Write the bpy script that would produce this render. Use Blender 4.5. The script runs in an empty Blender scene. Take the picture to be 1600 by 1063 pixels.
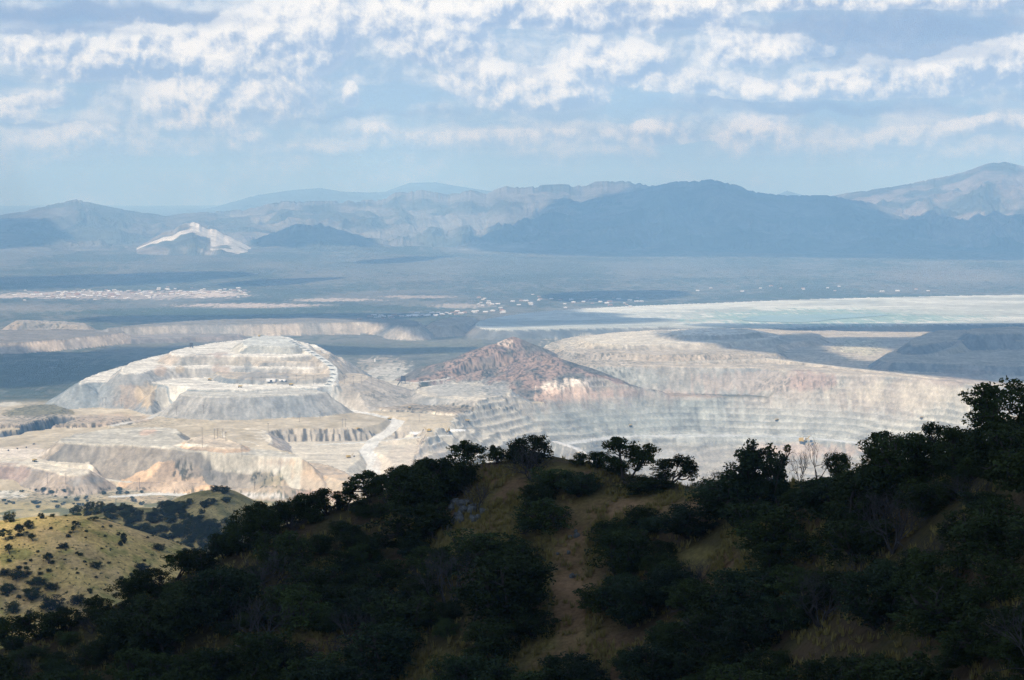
import bpy, math, random
import numpy as np
from math import radians as RAD, sin, cos, tan, pi
random.seed(7)
RNG = np.random.default_rng(11)
SC = bpy.context.scene
COL = SC.collection

# ------------------------------------------------------------------ camera, sky, sun, exposure
F = 3209.0                       # focal length in pixels of the 1600 px wide photograph
HOR = 300.0                      # image row of the horizon
CZ = 550.0                       # eye height above the valley floor
TH = math.atan((531.5 - HOR) / F)
cam = bpy.data.cameras.new('camera'); camo = bpy.data.objects.new('camera', cam); COL.objects.link(camo)
cam.sensor_width = 36; cam.lens = 36 * F / 1600; cam.clip_start = 0.5; cam.clip_end = 200000
camo.location = (0, 0, CZ); camo.rotation_euler = (pi / 2 - TH, 0, 0)
SC.camera = camo

SUN_AZ, SUN_EL = RAD(-142), RAD(47)       # azimuth clockwise from +Y: behind and left of the camera
SUND = np.array([sin(SUN_AZ) * cos(SUN_EL), cos(SUN_AZ) * cos(SUN_EL), sin(SUN_EL)])
sun = bpy.data.lights.new('sun', 'SUN'); suno = bpy.data.objects.new('sun', sun); COL.objects.link(suno)
sun.energy = 4.2; sun.angle = RAD(0.53); sun.color = (1.0, 0.92, 0.80)
suno.location = (0, 0, 3000)
import mathutils
suno.rotation_euler = mathutils.Vector(SUND.tolist()).to_track_quat('Z', 'Y').to_euler()

SC.view_settings.view_transform = 'Standard'; SC.view_settings.look = 'None'
SC.view_settings.exposure = 0.2; SC.view_settings.gamma = 1.0
SC.cycles.use_denoising = True; SC.cycles.denoising_prefilter = 'NONE'
SC.cycles.adaptive_threshold = 0.005
SC.cycles.max_bounces = 7; SC.cycles.diffuse_bounces = 2; SC.cycles.volume_bounces = 3
SC.cycles.transparent_max_bounces = 16

def srgb(r, g, b):
    f = lambda c: (c / 255 / 12.92) if c / 255 <= 0.04045 else ((c / 255 + 0.055) / 1.055) ** 2.4
    return (f(r), f(g), f(b), 1.0)

class NT:
    """tiny helper for node graphs"""
    def __init__(s, tree): s.t = tree; s.n = tree.nodes; s.l = tree.links
    def put(s, sock, v):
        if hasattr(v, 'is_linked') or isinstance(v, bpy.types.NodeSocket): s.l.new(v, sock)
        elif v is not None: sock.default_value = v
    def math(s, op, a, b=None, c=None, clamp=False):
        m = s.n.new('ShaderNodeMath'); m.operation = op; m.use_clamp = clamp
        s.put(m.inputs[0], a)
        if b is not None: s.put(m.inputs[1], b)
        if c is not None: s.put(m.inputs[2], c)
        return m.outputs[0]
    def vmath(s, op, a, b=None):
        m = s.n.new('ShaderNodeVectorMath'); m.operation = op
        s.put(m.inputs[0], a)
        if b is not None: s.put(m.inputs[1], b)
        return m.outputs['Value'] if op in ('DOT_PRODUCT', 'LENGTH') else m.outputs[0]
    def comb(s, x, y, z=0.0):
        m = s.n.new('ShaderNodeCombineXYZ'); s.put(m.inputs[0], x); s.put(m.inputs[1], y); s.put(m.inputs[2], z); return m.outputs[0]
    def noise(s, vec, scale, detail=4, rough=0.5, dist=0.0, lac=2.0):
        m = s.n.new('ShaderNodeTexNoise'); s.put(m.inputs['Vector'], vec)
        m.inputs['Scale'].default_value = scale; m.inputs['Detail'].default_value = detail
        m.inputs['Roughness'].default_value = rough; m.inputs['Distortion'].default_value = dist
        m.inputs['Lacunarity'].default_value = lac
        return m.outputs['Fac']
    def ramp(s, v, a, b, ca=0.0, cb=1.0, smooth=True):
        m = s.n.new('ShaderNodeMapRange'); m.interpolation_type = 'SMOOTHSTEP' if smooth else 'LINEAR'
        s.put(m.inputs['Value'], v)
        for k, x in zip(('From Min', 'From Max', 'To Min', 'To Max'), (a, b, ca, cb)): s.put(m.inputs[k], x)
        return m.outputs['Result']
    def mix(s, f, a, b, blend='MIX'):
        m = s.n.new('ShaderNodeMix'); m.data_type = 'RGBA'; m.blend_type = blend
        s.put(m.inputs[0], f); s.put(m.inputs[6], a); s.put(m.inputs[7], b); return m.outputs[2]

def pxang(px, py):
    """photo pixel -> azimuth, tangent of elevation"""
    u = (px - 800) / F; v = (531.5 - py) / F
    fy = cos(TH) + v * sin(TH); fz = -sin(TH) + v * cos(TH)
    return math.atan2(u, fy), fz / math.hypot(u, fy)

world = bpy.data.worlds.new('World'); SC.world = world; world.use_nodes = True
def build_world():
    t = NT(world.node_tree); t.n.clear()
    out = t.n.new('ShaderNodeOutputWorld'); bg = t.n.new('ShaderNodeBackground'); t.l.new(bg.outputs[0], out.inputs[0])
    sky = t.n.new('ShaderNodeTexSky'); sky.sky_type = 'NISHITA'; sky.sun_disc = False
    sky.sun_elevation = SUN_EL; sky.sun_rotation = SUN_AZ; sky.altitude = 1500; sky.dust_density = 1.2
    tc = t.n.new('ShaderNodeTexCoord')
    d = t.vmath('NORMALIZE', tc.outputs['Generated'])
    sep = t.n.new('ShaderNodeSeparateXYZ'); t.l.new(d, sep.inputs[0])
    az = t.math('ARCTAN2', sep.outputs[0], sep.outputs[1])
    el = t.math('ARCSINE', sep.outputs[2])
    # work in units of 100 photo pixels: U to the right, W up from the horizon
    U = t.math('MULTIPLY', az, F / 100); W = t.math('MULTIPLY', el, F / 100)
    P = t.comb(U, W)
    sk = t.vmath('MULTIPLY', sky.outputs[0], (0.14, 0.14, 0.14))
    # warp the coordinates so that no edge is a clean ellipse
    wn = t.n.new('ShaderNodeTexNoise'); t.l.new(P, wn.inputs['Vector']); wn.inputs['Scale'].default_value = 1.1; wn.inputs['Detail'].default_value = 4
    wv = t.vmath('MULTIPLY', t.vmath('SUBTRACT', wn.outputs['Color'], (0.5, 0.5, 0.5)), (0.8, 0.6, 0.0))
    Q = t.vmath('ADD', P, wv)
    def uv(px, py):
        a, e = pxang(px, py); return a * F / 100, math.atan(e) * F / 100
    def blobs(lst, vec):
        acc = None
        for (cx, cy, rx, ry, w) in lst:
            a, e = uv(cx, cy)
            q = t.vmath('MULTIPLY', t.vmath('SUBTRACT', vec, (a, e, 0)), (100 / rx, 100 / ry, 0))
            g = t.math('EXPONENT', t.math('MULTIPLY', t.vmath('DOT_PRODUCT', q, q), -0.7))
            acc = t.math('MULTIPLY_ADD', g, w, acc if acc is not None else 0.0)
        return acc
    def puffs(lst, vec):
        """cumulus heads: domed tops over flatter bases; also how high in its cloud a direction lies"""
        acc = 0.0; hgt = 0.0
        for (cx, cy, rx, ry, w) in lst:
            a, e = uv(cx, cy + ry * .35); sx, sy = 100 / (rx * 1.25), 100 / (ry * 1.35)
            m = t.n.new('ShaderNodeVectorMath'); m.operation = 'MULTIPLY_ADD'; t.l.new(vec, m.inputs[0]); m.inputs[1].default_value = (sx, sy, 0); m.inputs[2].default_value = (-a * sx, -e * sy, 0)
            q = m.outputs[0]
            k = t.vmath('MAXIMUM', q, t.vmath('MULTIPLY', q, (-1, -2.6, 0)))
            g = t.math('POWER', 0.42, t.vmath('DOT_PRODUCT', k, k)); gw = t.math('MULTIPLY', g, w)
            acc = t.math('ADD', acc, gw)
            hgt = t.math('MULTIPLY_ADD', gw, t.vmath('DOT_PRODUCT', q, (-0.35, 1, 0)), hgt)
        return acc, t.math('DIVIDE', hgt, t.math('ADD', acc, 0.12))
    cumulus = [(225, 88, 48, 40, 1.0), (295, 75, 30, 24, .8), (350, 115, 48, 48, 1.0), (405, 80, 50, 50, 1.0), (462, 62, 42, 48, 1.0), (503, 45, 34, 50, 1.0), (435, 155, 55, 30, .95), (320, 180, 55, 26, .9), (275, 150, 30, 24, .6),
               (605, 22, 36, 36, 1.0), (660, 60, 42, 38, 1.0), (708, 58, 42, 36, .95), (745, 15, 50, 24, .8), (850, 18, 70, 26, .85), (940, 22, 60, 28, .8), (1050, 24, 46, 26, 1.15), (1121, 20, 20, 28, 1.15), (560, 35, 26, 14, .7),
               (745, 120, 44, 30, .75), (810, 152, 60, 24, .8), (880, 142, 50, 36, .95), (940, 90, 42, 28, .85), (1000, 102, 42, 28, .8), (1150, 82, 36, 24, .85), (1215, 75, 44, 22, .85), (1275, 78, 24, 10, .7),
               (1120, 132, 80, 16, .75), (1220, 145, 80, 13, .9), (1310, 136, 60, 18, .9), (1390, 128, 60, 26, .9), (1530, 112, 70, 28, .9), (1595, 95, 40, 34, .9), (1465, 130, 44, 18, .8), (1560, 192, 60, 14, .75), (1450, 6, 110, 11, .9), (1240, 8, 56, 12, .8),
               (690, 220, 64, 14, .8), (770, 222, 40, 10, .7), (862, 214, 50, 14, .8), (1012, 206, 40, 18, .8), (1065, 216, 44, 10, .6), (1165, 218, 26, 30, .85), (1212, 222, 28, 26, .8), (85, 228, 60, 24, .75), (150, 222, 40, 22, .6), (388, 220, 28, 14, .7), (551, 150, 9, 22, .85),
               (60, 80, 60, 26, .75), (140, 112, 60, 20, .7), (12, 176, 24, 20, .8), (75, 155, 30, 18, .6), (575, 204, 26, 12, .6), (1340, 226, 60, 16, .65), (1435, 216, 44, 18, .6), (1540, 238, 80, 12, .6), (480, 232, 60, 10, .55), (260, 236, 60, 12, .5), (930, 240, 90, 9, .5)]
    shade = [(120, 22, 340, 16, 1.0), (1420, 45, 230, 26, 1.0), (60, 200, 140, 9, .7), (600, 182, 180, 7, .5), (1130, 120, 90, 13, .5), (940, 40, 170, 7, .6),
             (1300, 162, 300, 14, .7), (250, 125, 90, 8, .4), (830, 108, 28, 10, .9), (1430, 90, 160, 14, .7), (1240, 175, 200, 8, .4), (100, 50, 200, 8, .6)]
    def billow(vec, scale, detail=3.0, rough=0.55):
        m = t.n.new('ShaderNodeTexVoronoi'); m.voronoi_dimensions = '2D'; m.feature = 'SMOOTH_F1'; t.l.new(vec, m.inputs['Vector'])
        m.inputs['Scale'].default_value = scale; m.inputs['Detail'].default_value = detail; m.inputs['Roughness'].default_value = rough; m.inputs['Smoothness'].default_value = .35
        m.normalize = True
        return t.math('SUBTRACT', 1.0, m.outputs['Distance'])
    off = (-0.08, 0.15, 0.0)
    R = t.vmath('ADD', P, t.vmath('MULTIPLY', wv, (0.25, 0.25, 0.0))); Ro = t.vmath('ADD', R, off)
    b1 = billow(R, 1.7, 4.0, .62); b1o = billow(Ro, 1.7, 4.0, .62)
    n1 = t.noise(Q, 1.5, 8, 0.58); n1o = t.noise(t.vmath('ADD', Q, off), 1.5, 8, 0.58)
    nf = t.noise(t.vmath('MULTIPLY', Q, (0.45, 2.2, 1.0)), 1.0, 7, 0.6)      # flat, streaky layer
    ng = t.noise(t.vmath('MULTIPLY', Q, (0.8, 1.5, 1.0)), 0.7, 6, 0.55)      # broken veil
    PQ = t.vmath('ADD', P, t.vmath('MULTIPLY', wv, (0.28, 0.40, 0.0)))
    E, HG = puffs(cumulus, PQ)
    # outside the photographed patch of sky the clouds come from noise alone
    far = t.ramp(W, 3.6, 5.5)
    E2 = t.math('ADD', E, t.math('MULTIPLY', far, 0.45))
    tex = t.math('ADD', t.math('MULTIPLY', t.math('SUBTRACT', n1, 0.5), 0.6), t.math('MULTIPLY', t.math('SUBTRACT', b1, 0.60), 0.6))
    fld = t.math('ADD', t.math('MINIMUM', t.math('MULTIPLY', E2, 1.12), 0.98), tex)
    mask = t.math('MULTIPLY', t.ramp(fld, 0.37, 0.51), t.ramp(W, 0.1, 0.8, 0.45, 1.0))
    core = t.ramp(fld, 0.43, 1.0)
    rel = t.math('ADD', t.math('MULTIPLY', t.math('SUBTRACT', b1, b1o), 1.1), t.math('MULTIPLY', t.math('SUBTRACT', n1, n1o), 1.0))
    relief = t.ramp(t.math('ADD', rel, t.math('MULTIPLY', HG, 0.34)), -0.17, 0.36)
    veil = t.math('MULTIPLY', t.ramp(t.math('ADD', t.math('MULTIPLY', E, 0.22), t.math('ADD', t.math('MULTIPLY', ng, 0.55), t.math('MULTIPLY', nf, 0.45))), 0.43, 0.57), 0.95)
    S = blobs(shade, Q)
    sh = t.ramp(t.math('ADD', S, t.math('MULTIPLY', t.math('SUBTRACT', nf, 0.5), 1.6)), 0.25, 0.9)
    # colours
    low = t.ramp(W, 0.0, 2.9)
    base = t.mix(low, srgb(160, 188, 216), srgb(146, 172, 203))
    vc = t.mix(relief, srgb(156, 177, 204), srgb(210, 217, 226))
    base = t.mix(veil, base, vc)
    base = t.mix(t.math('MULTIPLY', sh, 0.85), base, srgb(136, 158, 192))
    lit = t.mix(relief, srgb(150, 171, 203), srgb(246, 244, 240))
    lit = t.mix(t.math('MULTIPLY_ADD', core, 0.7, 0.3), t.mix(0.4, lit, srgb(190, 203, 221)), lit)
    hz = t.ramp(W, 0.0, 1.2)       # low clouds sink into the haze
    lit = t.mix(t.math('MULTIPLY_ADD', hz, .7, .3), srgb(176, 198, 222), lit)
    a = t.math('MULTIPLY', mask, t.math('SUBTRACT', 1.0, t.math('MULTIPLY', sh, 0.5)))
    c = t.mix(t.math('MULTIPLY', a, 0.95), base, lit)
    # higher up the clear air of the sky model takes over
    c = t.mix(t.ramp(W, 4.0, 14.0), c, t.mix(t.math('MULTIPLY', mask, 0.35), sk, srgb(150, 160, 175)))
    t.l.new(c, bg.inputs[0]); bg.inputs[1].default_value = 1.06
build_world()
world.cycles.sampling_method = 'MANUAL'; world.cycles.sample_map_resolution = 512

# ------------------------------------------------------------------ numeric helpers
def _hash(ix, iy, seed):
    h = (ix.astype(np.uint32) * np.uint32(374761393) + iy.astype(np.uint32) * np.uint32(668265263) + np.uint32(seed * 2246822519 & 0xffffffff))
    h = (h ^ (h >> np.uint32(13))) * np.uint32(1274126177)
    h ^= h >> np.uint32(16)
    return (h & np.uint32(0xffffff)).astype(np.float32) / 16777215.0
def vnoise(x, y, seed=0):
    x = np.asarray(x, np.float64); y = np.asarray(y, np.float64) + 0 * x
    xi = np.floor(x); yi = np.floor(y); fx = (x - xi).astype(np.float32); fy = (y - yi).astype(np.float32)
    xi = xi.astype(np.int64); yi = yi.astype(np.int64)
    fx = fx * fx * (3 - 2 * fx); fy = fy * fy * (3 - 2 * fy)
    a = _hash(xi, yi, seed); b = _hash(xi + 1, yi, seed); c = _hash(xi, yi + 1, seed); d = _hash(xi + 1, yi + 1, seed)
    return (a * (1 - fx) + b * fx) * (1 - fy) + (c * (1 - fx) + d * fx) * fy
def fbm(x, y, o=4, seed=0, gain=0.5):
    s = 0; a = 1.0; tot = 0
    for k in range(o):
        s = s + a * vnoise(x * 2 ** k + 17.3 * k, y * 2 ** k + 5.1 * k, seed + k); tot += a; a *= gain
    return s / tot
def ridged(x, y, o=4, seed=0):
    s = 0; a = 1.0; tot = 0
    for k in range(o):
        s = s + a * (1 - np.abs(2 * vnoise(x * 2 ** k + 9.7 * k, y * 2 ** k + 3.3 * k, seed + k) - 1)); tot += a; a *= 0.5
    return s / tot
def sstep(v, a, b):
    t = np.clip((v - a) / (b - a), 0, 1); return t * t * (3 - 2 * t)
def at(px, py, z):
    a, te = pxang(px, py); d = (z - CZ) / te
    return (d * sin(a), d * cos(a))
def proj(X, Y, Z):
    dz = Z - CZ
    dep = Y * cos(TH) - dz * sin(TH); up = Y * sin(TH) + dz * cos(TH)
    dep = np.maximum(dep, 1e-3)
    return 800 + F * X / dep, 531.5 - F * up / dep
def chaikin(P, n=1):
    P = np.array(P, float)
    for _ in range(n):
        Q = np.roll(P, -1, 0); P = np.stack([P * .75 + Q * .25, P * .25 + Q * .75], 1).reshape(-1, 2)
    return P
def polydist(X, Y, poly):
    """signed distance (negative inside) and arc length of the nearest outline point"""
    P = np.asarray(poly); n = len(P)
    best = np.full(X.shape, 1e18); sarc = np.zeros(X.shape); inside = np.zeros(X.shape, bool); acc = 0.0
    for i in range(n):
        x0, y0 = P[i]; x1, y1 = P[(i + 1) % n]; ex, ey = x1 - x0, y1 - y0; L2 = ex * ex + ey * ey + 1e-9
        t = np.clip(((X - x0) * ex + (Y - y0) * ey) / L2, 0, 1)
        dx = X - x0 - t * ex; dy = Y - y0 - t * ey; dd = dx * dx + dy * dy
        m = dd < best; best = np.where(m, dd, best); L = math.sqrt(L2); sarc = np.where(m, acc + t * L, sarc); acc += L
        c = (y0 > Y) != (y1 > Y)
        if abs(ey) > 1e-9: inside ^= c & (X < x0 + (Y - y0) * ex / ey)
    d = np.sqrt(best)
    return np.where(inside, -d, d), sarc
def linedist(X, Y, pts):
    """distance to an open polyline of (x, y, z) and the z of the nearest point"""
    best = np.full(X.shape, 1e18); zz = np.zeros(X.shape)
    for (x0, y0, z0), (x1, y1, z1) in zip(pts[:-1], pts[1:]):
        ex, ey = x1 - x0, y1 - y0; L2 = ex * ex + ey * ey + 1e-9
        t = np.clip(((X - x0) * ex + (Y - y0) * ey) / L2, 0, 1)
        dd = (X - x0 - t * ex) ** 2 + (Y - y0 - t * ey) ** 2
        m = dd < best; best = np.where(m, dd, best); zz = np.where(m, z0 + t * (z1 - z0), zz)
    return np.sqrt(best), zz

def tag(o, label=None, cat=None, group=None, kind=None):
    if label: o['label'] = label
    if cat: o['category'] = cat
    if group: o['group'] = group
    if kind: o['kind'] = kind
    return o
def mesh_obj(name, V, Fc, mats, parent=None, cols=None, smooth=False, midx=None):
    """V (n,3), Fc (m,3|4) -> one linked object"""
    V = np.ascontiguousarray(V, np.float32); Fc = np.ascontiguousarray(Fc, np.int32)
    me = bpy.data.meshes.new(name); k = Fc.shape[1]
    me.vertices.add(len(V)); me.vertices.foreach_set('co', V.ravel())
    me.loops.add(Fc.size); me.loops.foreach_set('vertex_index', Fc.ravel())
    me.polygons.add(len(Fc)); me.polygons.foreach_set('loop_start', np.arange(0, Fc.size, k, dtype=np.int32))
    me.polygons.foreach_set('loop_total', np.full(len(Fc), k, np.int32))
    for m in (mats if isinstance(mats, (list, tuple)) else [mats]): me.materials.append(m)
    if midx is not None: me.polygons.foreach_set('material_index', np.ascontiguousarray(midx, np.int32))
    me.polygons.foreach_set('use_smooth', np.full(len(Fc), smooth, bool))
    if cols is not None:
        a = me.color_attributes.new('col', 'FLOAT_COLOR', 'POINT')
        c4 = np.ones((len(V), 4), np.float32); c4[:, :3] = cols; a.data.foreach_set('color', c4.ravel())
    me.update(calc_edges=True)
    o = bpy.data.objects.new(name, me); COL.objects.link(o)
    if parent: o.parent = parent
    return o
def empty(name, loc=(0, 0, 0), rz=0, s=1.0):
    o = bpy.data.objects.new(name, None); COL.objects.link(o); o.location = loc; o.rotation_euler = (0, 0, rz)
    o.scale = (s, s, s) if isinstance(s, (int, float)) else s
    o.empty_display_size = 0.5; return o
def copy_tree(o, parent=None):
    c = o.copy(); COL.objects.link(c); c.parent = parent
    for ch in KIDS.get(o.name, []):
        k = ch.copy(); COL.objects.link(k); k.parent = c
    return c
KIDS = {}
class MB:
    """collects boxes, tubes and prisms into one mesh"""
    def __init__(s): s.v = []; s.f = []
    def add(s, v, f):
        n = sum(len(a) for a in s.v); s.v.append(np.array(v, float)); s.f += [[i + n for i in q] for q in f]; return s
    def box(s, x0, x1, y0, y1, z0, z1, tx=0, ty=0):
        v = [(x0, y0, z0), (x1, y0, z0), (x1, y1, z0), (x0, y1, z0), (x0 + tx, y0 + ty, z1), (x1 - tx, y0 + ty, z1), (x1 - tx, y1 - ty, z1), (x0 + tx, y1 - ty, z1)]
        return s.add(v, [(0, 3, 2, 1), (4, 5, 6, 7), (0, 1, 5, 4), (1, 2, 6, 5), (2, 3, 7, 6), (3, 0, 4, 7)])
    def tube(s, a, b, ra, rb, n=6):
        a = np.array(a, float); b = np.array(b, float); w = b - a; w = w / (np.linalg.norm(w) + 1e-9)
        u = np.cross(w, [0, 0, 1] if abs(w[2]) < 0.9 else [1, 0, 0]); u /= np.linalg.norm(u); q = np.cross(w, u)
        v = [a + ra * (cos(2 * pi * i / n) * u + sin(2 * pi * i / n) * q) for i in range(n)] + [b + rb * (cos(2 * pi * i / n) * u + sin(2 * pi * i / n) * q) for i in range(n)]
        f = [(i, (i + 1) % n, n + (i + 1) % n, n + i) for i in range(n)]
        return s.add(v, f).add(v[:n], [tuple(range(n))][:0]).add(v[n:], [])
    def poly(s, v, f): return s.add(v, f)
    def build(s, name, mat, parent=None, smooth=False):
        me = bpy.data.meshes.new(name); V = np.concatenate(s.v)
        me.from_pydata(V.tolist(), [], [tuple(q) for q in s.f]); me.materials.append(mat)
        for p in me.polygons: p.use_smooth = smooth
        o = bpy.data.objects.new(name, me); COL.objects.link(o)
        if parent: o.parent = parent; KIDS.setdefault(parent.name, []).append(o)
        return o

# ------------------------------------------------------------------ materials
def mat_base(name):
    m = bpy.data.materials.new(name); m.use_nodes = True; t = NT(m.node_tree)
    b = t.n['Principled BSDF']; b.inputs['Roughness'].default_value = 0.95; b.inputs['Specular IOR Level'].default_value = 0.1
    return m, t, b
def mat_earth(name, s1=0.02, s2=0.3, amt=0.35, bump=0.0, bs=0.2, speck=None):
    """vertex ore / soil colour broken up by object-space noise"""
    m, t, b = mat_base(name)
    at_ = t.n.new('ShaderNodeAttribute'); at_.attribute_name = 'col'
    tc = t.n.new('ShaderNodeTexCoord'); P = tc.outputs['Object']
    n1 = t.noise(P, s1, 6, 0.6); n2 = t.noise(P, s2, 4, 0.6)
    k = t.math('ADD', t.ramp(n1, 0.3, 0.7, -amt, amt, False), t.ramp(n2, 0.3, 0.7, -amt, amt, False))
    k = t.math('ADD', 1.0, k)
    c = t.vmath('MULTIPLY', at_.outputs['Color'], t.comb(k, k, k))
    if speck:
        n3 = t.noise(P, speck[0], 3, 0.6)
        c = t.mix(t.ramp(n3, speck[1], speck[1] + 0.06), c, speck[2])
    t.l.new(c, b.inputs['Base Color'])
    if bump:
        bm = t.n.new('ShaderNodeBump'); bm.inputs['Strength'].default_value = bump; bm.inputs['Distance'].default_value = 1.0
        t.l.new(t.noise(P, bs, 6, 0.65), bm.inputs['Height']); t.l.new(bm.outputs[0], b.inputs['Normal'])
    return m
def mat_plain(name, c, rough=0.8, var=0.15, scale=3.0, spec=0.2):
    m, t, b = mat_base(name); b.inputs['Roughness'].default_value = rough; b.inputs['Specular IOR Level'].default_value = spec
    tc = t.n.new('ShaderNodeTexCoord')
    n = t.noise(tc.outputs['Object'], scale, 4, 0.6); k = t.ramp(n, 0.3, 0.7, 1 - var, 1 + var, False)
    t.l.new(t.vmath('MULTIPLY', t.comb(*c), t.comb(k, k, k)), b.inputs['Base Color']); return m
def mat_leaf(name, c1, c2, trans=0.15):
    m, t, b = mat_base(name)
    tc = t.n.new('ShaderNodeTexCoord'); oi = t.n.new('ShaderNodeObjectInfo')
    n = t.noise(tc.outputs['Object'], 0.9, 5, 0.7)
    c = t.mix(t.ramp(n, 0.35, 0.65), (*c1, 1), (*c2, 1))
    k = t.math('MULTIPLY_ADD', oi.outputs['Random'], 0.6, 0.7)
    c = t.vmath('MULTIPLY', c, t.comb(k, k, k)); t.l.new(c, b.inputs['Base Color'])
    b.inputs['Roughness'].default_value = 0.7
    tr = t.n.new('ShaderNodeBsdfTranslucent'); t.l.new(c, tr.inputs['Color'])
    mx = t.n.new('ShaderNodeMixShader'); mx.inputs[0].default_value = trans
    t.l.new(b.outputs[0], mx.inputs[1]); t.l.new(tr.outputs[0], mx.inputs[2]); t.l.new(mx.outputs[0], t.n['Material Output'].inputs[0])
    return m
M_MINE = mat_earth('mine_rock', 0.02, 0.14, 0.19, 0.5, 0.08)
M_PLAIN = mat_earth('valley_soil', 0.0016, 0.03, 0.2)
M_MOUNT = mat_earth('mountain_rock', 0.0022, 0.009, 0.3)
M_HILL = mat_earth('dry_grass_soil', 0.05, 0.5, 0.34, 0.9, 0.7, (0.42, 0.60, (0.08, 0.085, 0.03, 1)))
M_SLOPE = mat_earth('hillside_soil', 0.15, 2.2, 0.28, 0.8, 2.5)
M_BARK = mat_plain('bark', (0.06, 0.05, 0.042), 0.9, 0.4, 4.0)
M_GREY = mat_plain('bare_wood', (0.06, 0.054, 0.05), 0.9, 0.3, 4.0)
M_OAK = mat_leaf('oak_leaves', (0.022, 0.035, 0.009), (0.052, 0.070, 0.018))
M_JUN = mat_leaf('juniper_leaves', (0.022, 0.038, 0.014), (0.046, 0.066, 0.026))
M_BRIGHT = mat_leaf('green_leaves', (0.04, 0.06, 0.014), (0.07, 0.095, 0.025))
M_GRASS = mat_leaf('dry_grass', (0.20, 0.16, 0.05), (0.28, 0.23, 0.075), 0.3)
M_STONE = mat_plain('pale_stone', (0.12, 0.125, 0.115), 0.9, 0.35, 2.0)

# ------------------------------------------------------------------ the mine: dumps, pits and hills as one height field
# every feature: outline traced on its own level plane and turned into metres
def W(pts, z, n=1): return chaikin([at(px, py, z) for px, py in pts], n)
BEI = (0.50, 0.43, 0.33); GRY = (0.40, 0.39, 0.355); BLG = (0.35, 0.38, 0.38); WHT = (0.62, 0.59, 0.52); PNK = (0.50, 0.385, 0.30)
TAN = (0.46, 0.385, 0.285); ORG = (0.50, 0.41, 0.30); DRK = (0.26, 0.24, 0.22); CRM = (0.60, 0.54, 0.43); GRN = (0.42, 0.46, 0.44)
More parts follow.
